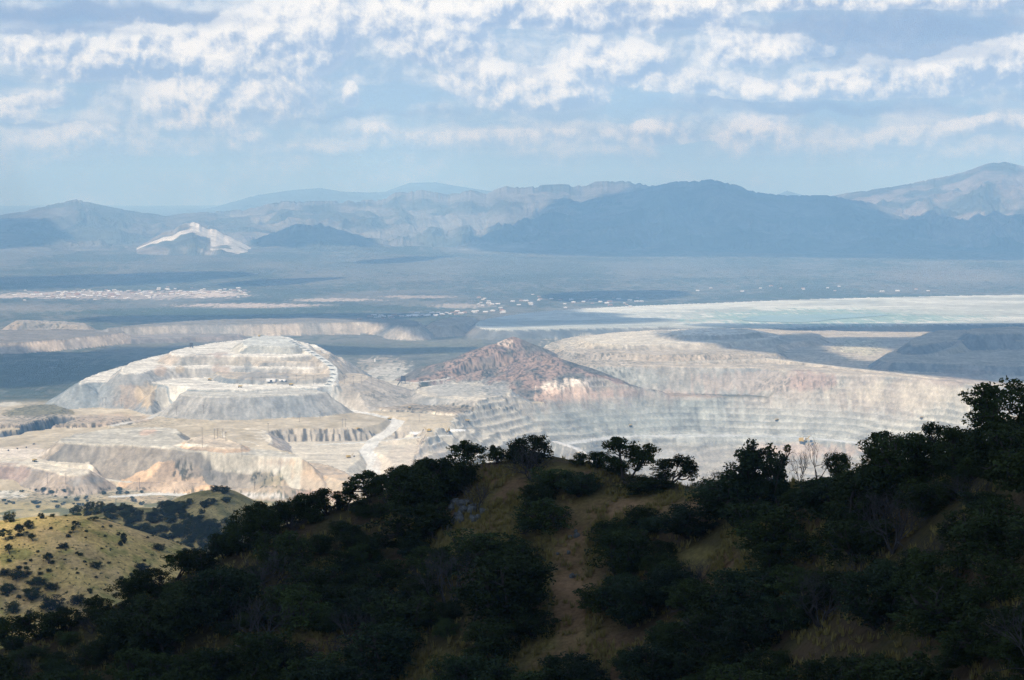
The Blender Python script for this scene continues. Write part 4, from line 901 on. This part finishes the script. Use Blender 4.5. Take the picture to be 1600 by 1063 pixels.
# shrubs on the two hills beyond: (px, py of the base, width px, height px)
LEFT = [(193, 850, 21, 17), (248, 862, 26, 13), (118, 824, 20, 12), (116, 834, 18, 11), (100, 860, 22, 14), (136, 862, 18, 13), (188, 856, 12, 9), (232, 844, 9, 6), (52, 848, 22, 13), (38, 806, 20, 11),
 (75, 800, 24, 14), (90, 797, 16, 10), (15, 815, 26, 18), (10, 845, 28, 20), (30, 840, 24, 18), (64, 812, 18, 12), (16, 870, 26, 18), (76, 882, 28, 16), (34, 880, 20, 10), (88, 893, 24, 12), (30, 905, 40, 14), (60, 915, 42, 16),
 (80, 922, 26, 14), (112, 920, 28, 18), (15, 930, 30, 18), (50, 940, 34, 20), (8, 900, 22, 12), (222, 895, 34, 22), (150, 890, 24, 10), (185, 838, 12, 8), (160, 829, 10, 6), (218, 830, 8, 6), (228, 832, 6, 4), (145, 815, 22, 9), (20, 960, 40, 26), (80, 955, 44, 24),
 (120, 945, 30, 18), (0, 800, 18, 10), (45, 828, 20, 14), (290, 862, 14, 8), (305, 865, 18, 10)]
k = 0
for (px, py, w, h) in LEFT:
    p = NEAR.hit(px, py, 700, 1060)
    if p is None: continue
    d = math.hypot(p[0], p[1]); w *= random.uniform(.6, 1); h *= random.uniform(.65, 1)
    if py > 860 and random.random() < .3: continue
    plant(random.choice(['dome', 'shrub', 'oak']), M_OAK, p, w / F * d, h / F * d * 1.15, 'scrub_oak', 'round scrub oak dotting the grassy sunlit hill, ' + pct(px, py - h / 2), 'shrub', 'scrub oaks on the sunlit hill')
def small_bushes():
    for _ in range(130):
        px = random.uniform(0, 318); py = random.uniform(804, 960)
        p = NEAR.hit(px, py, 880, 1010)
        if p is None: continue
        d = math.hypot(p[0], p[1]); w = random.choice([3, 4, 5, 7, 10]); plant('shrub', random.choice([M_OAK, M_BRIGHT, M_BRIGHT]), p, w / F * d, w * .6 / F * d, 'small_bush', 'small bush on the grassy sunlit hill, ' + pct(px, py), 'bush', 'small bushes on the sunlit hill')
small_bushes()
def second():
    n = 0; pts = []
    for _ in range(4000):
        if n >= 210: break
        px = random.uniform(100, 372); py = random.uniform(764, 880)
        left = 1 if (px < 235 or py > 812 or (px < 290 and py > 786)) else 0
        if not left and random.random() < .90: continue
        p = NEAR.hit(px, py, 1300, 1560)
        if p is None or any((px - a) ** 2 + ((py - b) * 1.6) ** 2 < 40 for a, b in pts): continue
        pts.append((px, py)); n += 1; w = random.uniform(12, 24); h = random.uniform(8, 13); d = math.hypot(p[0], p[1])
        plant(random.choice(['dome', 'shrub']), random.choice([M_OAK, M_JUN]), p, w / F * d, h / F * d, 'hill_tree', 'dark tree on the second wooded hill, ' + pct(px, py - h / 2), 'tree', 'trees on the wooded second hill')  # reuses the dome and shrub models; what species these trees are is unknown
second()
def footshrubs():
    for _ in range(46):
        px = random.uniform(0, 240); py = random.uniform(766, 799)
        p = MINE.hit(px, py, 3300, 4600); q = NEAR.hit(px, py, 300, 1850)
        if p is None or q is not None: continue
        d = math.hypot(p[0], p[1]); w = random.uniform(5, 13)
        plant('dome', M_OAK, p, w / F * d, w * .55 / F * d, 'desert_tree', 'small dark tree at the foot of the mine, ' + pct(px, py), 'tree', 'trees at the foot of the mine')
footshrubs()
def grass():
    """tufts of dry grass over the openings of the near hillside"""
    n = 42000; px = RNG.uniform(-40, 1640, n); dcr = curve(FC_D, px); d = dcr - RNG.uniform(-3, 66, n) ** 1.0; a = np.arctan((px - 800) / F); x = d * np.sin(a); y = d * np.cos(a)
    j = np.clip(np.searchsorted(nAZ, a), 0, len(nAZ) - 1); i = np.clip(np.searchsorted(nd, d), 0, len(nd) - 1); z = NZ[i, j]
    qx, qy = proj(x, y, z); op = openness(qx, qy); keep = RNG.uniform(0, 1, n) < (.22 + op * .9) * (fbm(x / 2.2, y / 2.2, 3, 77) > .42); path = np.abs(qx - 890) < 26; keep &= ~(path & (RNG.uniform(0, 1, n) < .8))
    x, y, z = x[keep], y[keep], z[keep]; n = len(x); B = 7; x = np.repeat(x, B); y = np.repeat(y, B); z = np.repeat(z, B); m = n * B
    a = RNG.uniform(0, 2 * pi, m); s = RNG.uniform(.04, .10, m); h = np.repeat(RNG.uniform(.22, .7, n), B) * RNG.uniform(.6, 1.1, m); l = RNG.uniform(.1, .34, m)
    bx = x + np.cos(a) * .1 * RNG.uniform(0, 1.5, m); by = y + np.sin(a) * .1
    V = np.stack([np.stack([bx - np.sin(a) * s, by + np.cos(a) * s, z - .12], -1), np.stack([bx + np.sin(a) * s, by - np.cos(a) * s, z - .12], -1), np.stack([bx + np.cos(a) * l, by + np.sin(a) * l, z + h], -1)], 1).reshape(-1, 3)
    o = mesh_obj('grass', V, np.arange(m * 3).reshape(-1, 3), M_GRASS); tag(o, 'dry tufted grass growing in the openings of the dark hillside', 'grass', kind='stuff')
grass()

# ------------------------------------------------------------------ rocks
def rock(loc, s, seed, label, group):
    r = np.random.default_rng(seed); mb = MB(); nu, nv = 9, 6; v = []
    for i in range(nv + 1):
        for j in range(nu):
            th, ph = pi * i / nv, 2 * pi * j / nu; q = np.array([sin(th) * cos(ph), sin(th) * sin(ph), cos(th)])
            q = q * (1 + .35 * (vnoise(np.array([q[0] * 1.7 + seed]), np.array([q[1] * 1.7 + q[2] * 2.3]), seed)[0] - .5) * 2); q = np.sign(q) * np.abs(q) ** .8; v.append(q * np.array([1, .7, .8]))
    f = [(i * nu + j, i * nu + (j + 1) % nu, (i + 1) * nu + (j + 1) % nu, (i + 1) * nu + j) for i in range(nv) for j in range(nu)]
    mb.poly(v, f); o = mb.build('boulder', M_STONE); o.location = (loc[0], loc[1], loc[2] + s * .25); o.scale = (s, s, s); o.rotation_euler = (r.uniform(-.4, .4), r.uniform(-.4, .4), r.uniform(0, 6)); tag(o, label, 'rock', group)
for i in range(26):
    px, py = 724 + random.gauss(0, 15), 806 + random.gauss(0, 15)
    if i > 17: px, py = random.choice([(878, 870), (885, 905), (895, 842), (690, 835), (735, 835), (1225, 830)]); px += random.gauss(0, 8); py += random.gauss(0, 5)
    p = near_hit(px, py)
    if p: rock(p, random.uniform(.3, .65) if i <= 17 else random.uniform(.2, .35), i, 'pale grey boulder %s, %s' % ('in the rock outcrop' if i <= 17 else 'lying by the bare path', pct(px, py)), 'pale boulders on the hillside')

# ------------------------------------------------------------------ mine machinery, poles, sheds and houses
M_YEL = mat_plain('yellow_paint', (0.45, 0.30, 0.05), .5); M_DARKM = mat_plain('dark_steel', (0.05, 0.05, 0.055), .6); M_TYRE = mat_plain('rubber', (0.02, 0.02, 0.02), .9)
M_WHITE = mat_plain('white_paint', (0.75, 0.74, 0.71), .5, .05); M_WOOD = mat_plain('weathered_wood', (0.12, 0.09, 0.07), .9); M_ROOF = mat_plain('pale_roof', (0.78, 0.76, 0.72), .6, .08)
M_ROOFT = mat_plain('clay_roof', (0.36, 0.22, 0.16), .8); M_WALL = mat_plain('stucco', (0.52, 0.45, 0.37), .9, .1); M_GLASS = mat_plain('dark_glass', (0.03, 0.04, 0.05), .2, .1, 3, .5); M_PILE = mat_plain('dark_gravel', (0.13, 0.14, 0.145), .95, .3, .4)
def disc(mb, x, y, z, r, w, n=14):
    v = [(x + s, y + r * cos(2 * pi * i / n), z + r * sin(2 * pi * i / n)) for s in (-w / 2, w / 2) for i in range(n)]
    return mb.poly(v, [tuple(range(n))[::-1], tuple(range(n, 2 * n))] + [(i, (i + 1) % n, n + (i + 1) % n, n + i) for i in range(n)])
def make_truck():
    e = empty('haul_truck')
    MB().box(-2.2, 2.2, -5.5, 5.0, 1.9, 3.0).box(-3.2, 3.2, 4.2, 5.6, 1.6, 4.0).build('chassis', M_DARKM, e)
    MB().poly([(-3.4, -7.2, 5.2), (3.4, -7.2, 5.2), (3.4, 2.6, 3.2), (-3.4, 2.6, 3.2), (-3.6, -7.6, 7.0), (3.6, -7.6, 7.0), (3.6, 2.9, 6.8), (-3.6, 2.9, 6.8), (-3.6, 6.2, 6.9), (3.6, 6.2, 6.9), (-3.6, 6.2, 6.5), (3.6, 6.2, 6.5)],
              [(0, 3, 2, 1), (0, 1, 5, 4), (1, 2, 6, 5), (3, 0, 4, 7), (2, 3, 7, 6), (7, 6, 9, 8), (4, 5, 6, 7), (8, 9, 11, 10)]).build('dump_bed', M_YEL, e)
    MB().box(-3.0, -.4, 3.2, 5.2, 4.0, 6.3, .1, .1).build('cab', M_YEL, e)
    MB().box(-2.8, -.6, 5.1, 5.24, 4.9, 5.9).build('windscreen', M_GLASS, e)
    for x in (-2.7, 2.7):
        for y in (-3.6, 3.6): disc(MB(), x, y, 1.7, 1.7, 1.3).build('wheel', M_TYRE, e)
    return e
def make_shovel():
    e = empty('mining_shovel')
    MB().box(-4.4, -2.0, -5, 5, 0, 1.8, 0, .5).box(2.0, 4.4, -5, 5, 0, 1.8, 0, .5).build('track', M_DARKM, e)
    MB().box(-4, 4, -6, 4, 2.0, 7.5, .2, .2).build('housing', M_YEL, e); MB().box(1.6, 4.0, 4.0, 6.0, 5, 8.4, .1, .1).build('cab', M_WHITE, e)
    MB().tube((0, 4, 3), (0, 15, 13), .8, .5).tube((0, 8, 7.5), (0, 16, 4), .5, .4).build('boom', M_YEL, e)
    MB().box(-1.8, 1.8, 14.6, 18, 1.8, 5.2, .3, .3).build('bucket', M_DARKM, e); return e
def make_pickup():
    e = empty('pickup_truck')
    MB().box(-.95, .95, -2.7, 2.7, .5, 1.1, .02, .05).box(-.85, .85, -.6, 1.3, 1.1, 1.8, .12, .35).build('body', M_DARKM, e)
    for x in (-.8, .8):
        for y in (-1.7, 1.7): disc(MB(), x, y, .4, .4, .25, 10).build('wheel', M_TYRE, e)
    return e
def make_pole():
    e = empty('utility_pole'); MB().tube((0, 0, -.5), (0, 0, 17), .32, .22, 6).build('pole', M_WOOD, e)
    MB().box(-2.6, 2.6, -.15, .15, 15.4, 15.75).box(-1.8, 1.8, -.15, .15, 13.8, 14.1).build('crossarm', M_WOOD, e); return e
def make_shed():
    e = empty('metal_shed'); MB().box(-12, 12, -6, 6, 0, 5).build('wall', M_WHITE, e)
    MB().poly([(-12.5, -6.6, 5), (12.5, -6.6, 5), (12.5, 6.6, 5), (-12.5, 6.6, 5), (-12.5, 0, 7), (12.5, 0, 7)], [(0, 1, 5, 4), (2, 3, 4, 5), (0, 4, 3), (1, 2, 5), (0, 3, 2, 1)]).build('roof', M_ROOF, e)
    MB().box(-3, 3, -6.12, -6.0, 0, 4).build('door', M_DARKM, e); return e
def make_house(roof):
    e = empty('house'); MB().box(-8, 8, -5, 5, 0, 3.4).build('wall', M_WALL, e)
    MB().poly([(-9, -6, 3.4), (9, -6, 3.4), (9, 6, 3.4), (-9, 6, 3.4), (-7, 0, 5.6), (7, 0, 5.6)], [(0, 1, 5, 4), (2, 3, 4, 5), (0, 4, 3), (1, 2, 5), (0, 3, 2, 1)]).build('roof', roof, e)
    MB().box(-.6, .6, -5.1, -5, 0, 2.2).build('door', M_DARKM, e)
    for x in (-5, 4.5): MB().box(x - .9, x + .9, -5.1, -5, 1.1, 2.4).build('window', M_GLASS, e)
    return e
def place(proto_, first, pos, rz, label, cat, group, s=1.0):
    o = proto_ if first else copy_tree(proto_)
    o.location = pos; o.rotation_euler = (0, 0, rz); o.scale = (s, s, s); tag(o, label, cat, group); return o
def many(make, spots, label, cat, group, s=1.0, rz=None, snap=True, lo=3300, hi=17000, box=None):
    pr = make(); first = True; kids = [c for c in KIDS.get(pr.name, [])]
    for sp in spots:
        px, py = sp[:2]; p = MINE.hit(px, py, lo, hi)
        if p is None: continue
        place(pr, first, p, (rz if rz is not None else random.uniform(0, 2 * pi)), (label if len(sp) < 3 else sp[2]) + ('' if len(sp) > 2 else ', ' + pct(px, py)), cat, group, s if len(sp) < 4 else sp[3]); first = False
many(make_truck, [(54, 722), (328, 595), (375, 606), (455, 603), (560, 675), (608, 657), (730, 660), (1214, 660), (1440, 655), (985, 668), (640, 640), (905, 712)], 'yellow haul truck working on the mine benches', 'truck', 'haul trucks in the mine', .85)
many(make_pickup, [(13, 705), (27, 702), (41, 700), (53, 695)], 'dark vehicle on the pale pad by the front dump', 'truck', 'vehicles parked on the pale pad', 1.5)
many(make_shovel, [(1255, 692, 'tall dark shovel standing on the haul road in the big pit', 1.6), (700, 676, 'dark shovel parked on the white pad below the brown bench', 1.1), (670, 675, 'small dark shovel at the left of the white pad', .8),
  (545, 716, 'machine standing on the white lower pit floor', .8), (405, 526.5, 'small dark machine on top of the highest terrace', .6)], '', 'excavator', 'shovels in the mine')
many(make_pole, [(160, 634), (165, 634), (178, 635), (190, 637), (246, 640), (318, 648), (395, 602), (408, 601), (430, 600), (450, 600), (463, 600), (478, 600), (490, 601), (538, 600), (552, 600), (565, 601), (580, 602), (592, 604), (640, 604),
  (316, 684), (335, 686), (340, 686), (348, 686), (353, 690), (378, 715), (316, 700), (419, 675), (468, 660), (535, 668), (540, 668), (398, 765), (218, 764), (103, 758), (74, 756), (905, 570), (915, 571), (922, 694), (926, 694), (900, 568), (820, 560), (655, 660), (760, 590), (500, 655), (276, 650)],
  'thin dark power pole among the mine workings', 'pole', 'power poles in the mine', 1.25, .3)
many(make_shed, [(424, 598, 'white metal shed left of the ribbon road foot'), (441, 597, 'smaller white metal shed nearest the ribbon road', .7)], '', 'building', 'white sheds by the ribbon road', rz=0)
def tower():
    p = MINE.hit(299, 544, 5000, 9500); e = empty('loading_tower', p, 0, .55); tag(e, 'dark square tower standing alone behind the terraced dump', 'tower')
    MB().box(-9, 9, -9, 9, 6, 26, .5, .5).build('housing', M_DARKM, e); MB().box(-8, -6, -8, -6, -1, 6).box(6, 8, -8, -6, -1, 6).box(-8, -6, 6, 8, -1, 6).box(6, 8, 6, 8, -1, 6).build('legs', M_DARKM, e)
    p = MINE.hit(586, 566, 5000, 9000); e = empty('water_tank', p, 0, .6); tag(e, 'small white tank on the dump right of the ribbon road', 'tank')
    MB().tube((0, 0, 0), (0, 0, 16), 5, 5, 16).build('tank', M_WHITE, e); MB().tube((0, 0, 16), (0, 0, 19), 5.2, .5, 16).build('cap', M_ROOF, e)
    p = MINE.hit(630, 600, 5000, 9000); e = empty('crusher', p); tag(e, 'dark crusher frame with sloping conveyor near the brown hill', 'crusher')
    MB().box(-7, 7, -7, 7, 8, 22, .8, .8).build('housing', M_DARKM, e); MB().box(-6, -5, -6, -5, 0, 8).box(5, 6, -6, -5, 0, 8).box(-6, -5, 5, 6, 0, 8).box(5, 6, 5, 6, 0, 8).build('legs', M_DARKM, e)
    MB().tube((-4, -4, 14), (-12, -60, 2), 1.6, 1.6, 6).build('conveyor', M_DARKM, e)
tower()
def piles():
    """dark windrows of gravel laid across the ribbon road"""
    pts = [np.array(p) for p in ROADW[0][2]]; seg = []
    for a, b in zip(pts[:-1], pts[1:]):
        n = max(1, int(np.linalg.norm(b - a) / 9)); seg += [a + (b - a) * (k / n) for k in range(n)]
    seg = np.array(seg); L = np.concatenate([[0], np.cumsum(np.linalg.norm(np.diff(seg, axis=0), axis=1))]); N = 17
    for k in range(N):
        u = L[-1] * (.06 + .9 * k / (N - 1)); p = np.array([np.interp(u, L, seg[:, c]) for c in range(3)]); q = np.array([np.interp(u + 5, L, seg[:, c]) for c in range(3)])
        mb = MB(); nu, nv = 12, 4; v = []
        for i in range(nv + 1):
            r = 1 - i / nv
            for j in range(nu):
                w = 2 * pi * j / nu; v.append((r * 11 * cos(w) * (1 + .1 * sin(3 * w + k)), r * 4.2 * sin(w), 3.4 * (1 - r ** 1.3) - .6))
        mb.poly(v, [(i * nu + j, i * nu + (j + 1) % nu, (i + 1) * nu + (j + 1) % nu, (i + 1) * nu + j) for i in range(nv) for j in range(nu)])
        o = mb.build('gravel_pile', M_PILE); o.location = (p[0] - 3, p[1], MINE.z(p[0] - 3, p[1])); o.rotation_euler = (0, 0, math.atan2(q[1] - p[1], q[0] - p[0]) + pi / 2.6)
        qx, qy = proj(*[np.array([c]) for c in p]); tag(o, 'dark gravel windrow on the ribbon road, %s' % pct(float(qx[0]), float(qy[0])), 'gravel pile', 'gravel windrows on the ribbon road')
piles()
def houses():
    spots = []
    for _ in range(170):
        x = random.uniform(20, 385); spots.append((x, 463 - x * .014 + random.gauss(0, 3.4), 0))
    for _ in range(60): spots.append((random.uniform(560, 790), 0, 1))
    for _ in range(46): spots.append((random.uniform(740, 1010), random.gauss(472, 4.5), 0))
    for _ in range(24): spots.append((random.uniform(1090, 1460), random.gauss(452, 3.5), 0))
    protos = [make_house(M_ROOF), make_house(M_ROOFT)]; used = [False, False]; n = 0
    for (px, py, t) in spots:
        if t: py = 499 - (px - 560) * .055 + random.gauss(0, 1.5)
        p = MINE.hit(px, py, 7500, 17000)
        if p is None or n > 290: continue
        i = 0 if random.random() < .7 else 1; n += 1
        pr = protos[i]
        place(pr, not used[i], p, random.uniform(-.5, .5), ('white-roofed' if i == 0 else 'clay-roofed') + ' house far off in the valley town, ' + pct(px, py), 'house', 'houses of the valley towns', random.uniform(.8, 1.5)); used[i] = True
houses()

# ------------------------------------------------------------------ clouds overhead: their real shadows fall on the land
def clouds():
    m = bpy.data.materials.new('cloud_vapour'); m.use_nodes = True; t = m.node_tree; t.nodes.remove(t.nodes['Principled BSDF'])
    v = t.nodes.new('ShaderNodeVolumePrincipled'); v.inputs['Color'].default_value = (1, 1, 1, 1); v.inputs['Density'].default_value = .012; t.links.new(v.outputs[0], t.nodes['Material Output'].inputs['Volume'])
    hx, hy, hz = SUND
    SH = [  # (altitude, thickness, edge softness, ground height, outline of the shadow on the land)
     (3000, 700, 2.5, 'near', [(-420, -400), (-420, 560), (-340, 820), (-268, 912), (-228, 880), (-190, 790), (-130, 650), (80, 700), (420, 600), (500, 200), (450, -400), (0, -600)]),
     (3000, 90, 2.5, 320, [(80, 880), (110, 800), (200, 776), (300, 768), (420, 760), (480, 800), (480, 900), (250, 900)]),
     (3000, 750, 1.6, 0, [(-200, 560), (0, 553), (60, 555), (120, 553), (190, 541), (215, 545), (230, 560), (190, 575), (120, 597), (80, 606), (0, 606), (-200, 606)]),
     (3000, 360, 2.0, 0, [(232, 541), (300, 540), (380, 534), (420, 536), (560, 546), (740, 541), (760, 549), (660, 554), (520, 556), (420, 549), (300, 546)]),
     (3000, 360, 2.0, 20, [(130, 499), (350, 496), (500, 496), (650, 502), (745, 494), (745, 521), (640, 526), (560, 508), (400, 506), (250, 503)]),
     (3000, 260, 3.4, 20, [(640, 492), (735, 494), (850, 486), (930, 489), (900, 493), (1010, 497), (960, 500), (1090, 506), (1000, 512), (850, 516), (735, 521)]),
     (3000, 560, 1.2, 80, [(1015, 521), (1090, 527), (1180, 522), (1260, 526), (1290, 536), (1300, 548), (1340, 558), (1375, 556), (1400, 545), (1500, 540), (1900, 535), (1900, 588), (1600, 591), (1540, 587), (1450, 578), (1340, 570), (1260, 561), (1200, 550), (1110, 543), (1040, 536)]),
     (3000, 300, 1.2, 90, [(1180, 518), (1300, 516), (1900, 514), (1900, 545), (1500, 545), (1410, 545), (1380, 532), (1290, 529), (1200, 527)]),
     (3000, 300, 2.0, 20, [(1040, 512), (1300, 512), (1450, 512), (1900, 509), (1900, 522), (1400, 522), (1270, 528), (1100, 515)]),
     (3400, 500, 2.0, 20, [(840, 452), (1000, 449), (1080, 452), (1060, 462), (940, 466), (850, 463)]),
     (3400, 500, 2.0, 20, [(-100, 437), (60, 431), (200, 428), (330, 424), (430, 428), (300, 438), (140, 446), (-100, 452)]),
     (3400, 400, 2.0, 20, [(330, 439), (460, 433), (560, 432), (470, 442), (350, 446)]),
     (3400, 400, 2.0, 30, [(550, 410), (650, 404), (720, 403), (650, 413), (570, 415)]),
     (4200, 900, 1.2, 'd', [(690, 17500), (830, 16300), (1000, 15900), (1400, 15800), (1900, 15300), (1900, 19600), (1560, 19800), (1420, 20200), (1340, 23500), (1100, 25500), (1030, 25000), (1000, 22800), (860, 21600), (810, 19800), (730, 18300)]),
     (4200, 700, 1.2, 'd', [(-300, 17300), (60, 17300), (105, 18300), (115, 20000), (60, 22600), (-300, 22600)]),
     (4200, 500, 1.2, 'd', [(385, 17000), (580, 17000), (585, 18900), (395, 18900)]),
     (4000, 500, 2.0, 20, [(100, 489), (350, 486), (560, 483), (700, 484), (640, 492), (400, 494), (160, 498)]),
    ]
    for k, (alt, T, soft, gz, pts) in enumerate(SH):
        if gz == 'near': P = np.array(pts, float); gz = 520
        elif gz == 'd': P = np.array([(d * sin(pxang(px, 350)[0]), d * cos(pxang(px, 350)[0])) for px, d in pts]); gz = 150
        else: P = np.array([at(px, py, gz) for px, py in pts])
        P = chaikin(P, 2); sft = (alt - gz) / hz; P = P + np.array([hx, hy]) * sft
        # ring mesh: lens-shaped cross-section from the outline inwards, lumpy top
        # use a grid over the bounding box so that any outline works
        lo, hi = P.min(0) - 60, P.max(0) + 60; L = (hi - lo).max(); nx = int(np.clip((hi - lo)[0] / L * 90, 14, 90)); ny = int(np.clip((hi - lo)[1] / L * 90, 14, 90))
        gx, gy = np.meshgrid(np.linspace(lo[0], hi[0], nx), np.linspace(lo[1], hi[1], ny)); D, S = polydist(gx, gy, P)
        sc = L / 14; D = D + (fbm(gx / sc, gy / sc, 4, 400 + k) - .5) * sc * .55 * soft / 2
        wdt = max((hi - lo).min() * .16, 60)
        th = T * np.clip(-D / wdt, 0, 1) ** .8 * (.75 + .5 * fbm(gx / sc, gy / sc, 4, 440 + k))
        inside = D < 0
        idx = -np.ones(gx.shape, int); use = inside.copy()
        q = quads(ny, nx); keep = inside.ravel()[q].any(1); q = q[keep]; u, inv = np.unique(q, return_inverse=True); q = inv.reshape(-1, 4); n = len(u)
        X, Y, H = gx.ravel()[u], gy.ravel()[u], np.where(inside, th, 0).ravel()[u]
        top = np.stack([X, Y, alt + H * .55 + 1.0], -1); bot = np.stack([X, Y, alt - H * .45 - 1.0], -1)
        e = np.concatenate([q[:, [0, 1]], q[:, [1, 2]], q[:, [2, 3]], q[:, [3, 0]]]); key = np.sort(e, 1); key = key[:, 0] * n + key[:, 1]; un, cnt = np.unique(key, return_counts=True)
        bnd = e[np.isin(key, un[cnt == 1])]
        side = np.stack([bnd[:, 1], bnd[:, 0], bnd[:, 0] + n, bnd[:, 1] + n], 1)[:, ::-1]
        o = mesh_obj('cloud', np.concatenate([top, bot]), np.concatenate([q, q[:, ::-1] + n, side[:, ::-1]]), m, smooth=False); tag(o, 'flat-based cumulus drifting over the valley', 'cloud', kind='stuff')
clouds()

# ------------------------------------------------------------------ haze
def haze():
    m = bpy.data.materials.new('air'); m.use_nodes = True; t = m.node_tree; t.nodes.remove(t.nodes['Principled BSDF'])
    v = t.nodes.new('ShaderNodeVolumePrincipled'); v.inputs['Color'].default_value = (0.31, 0.61, 1.0, 1); v.inputs['Absorption Color'].default_value = (0.55, 0.55, 0.55, 1); v.inputs['Density'].default_value = 6.4e-5; v.inputs['Anisotropy'].default_value = -0.25
    t.links.new(v.outputs[0], t.nodes['Material Output'].inputs['Volume'])
    o = MB().box(-47000, 47000, -900, 62000, -260, 1250).build('haze', m); tag(o, 'thin blue haze filling the valley air', 'haze', kind='stuff')
haze()
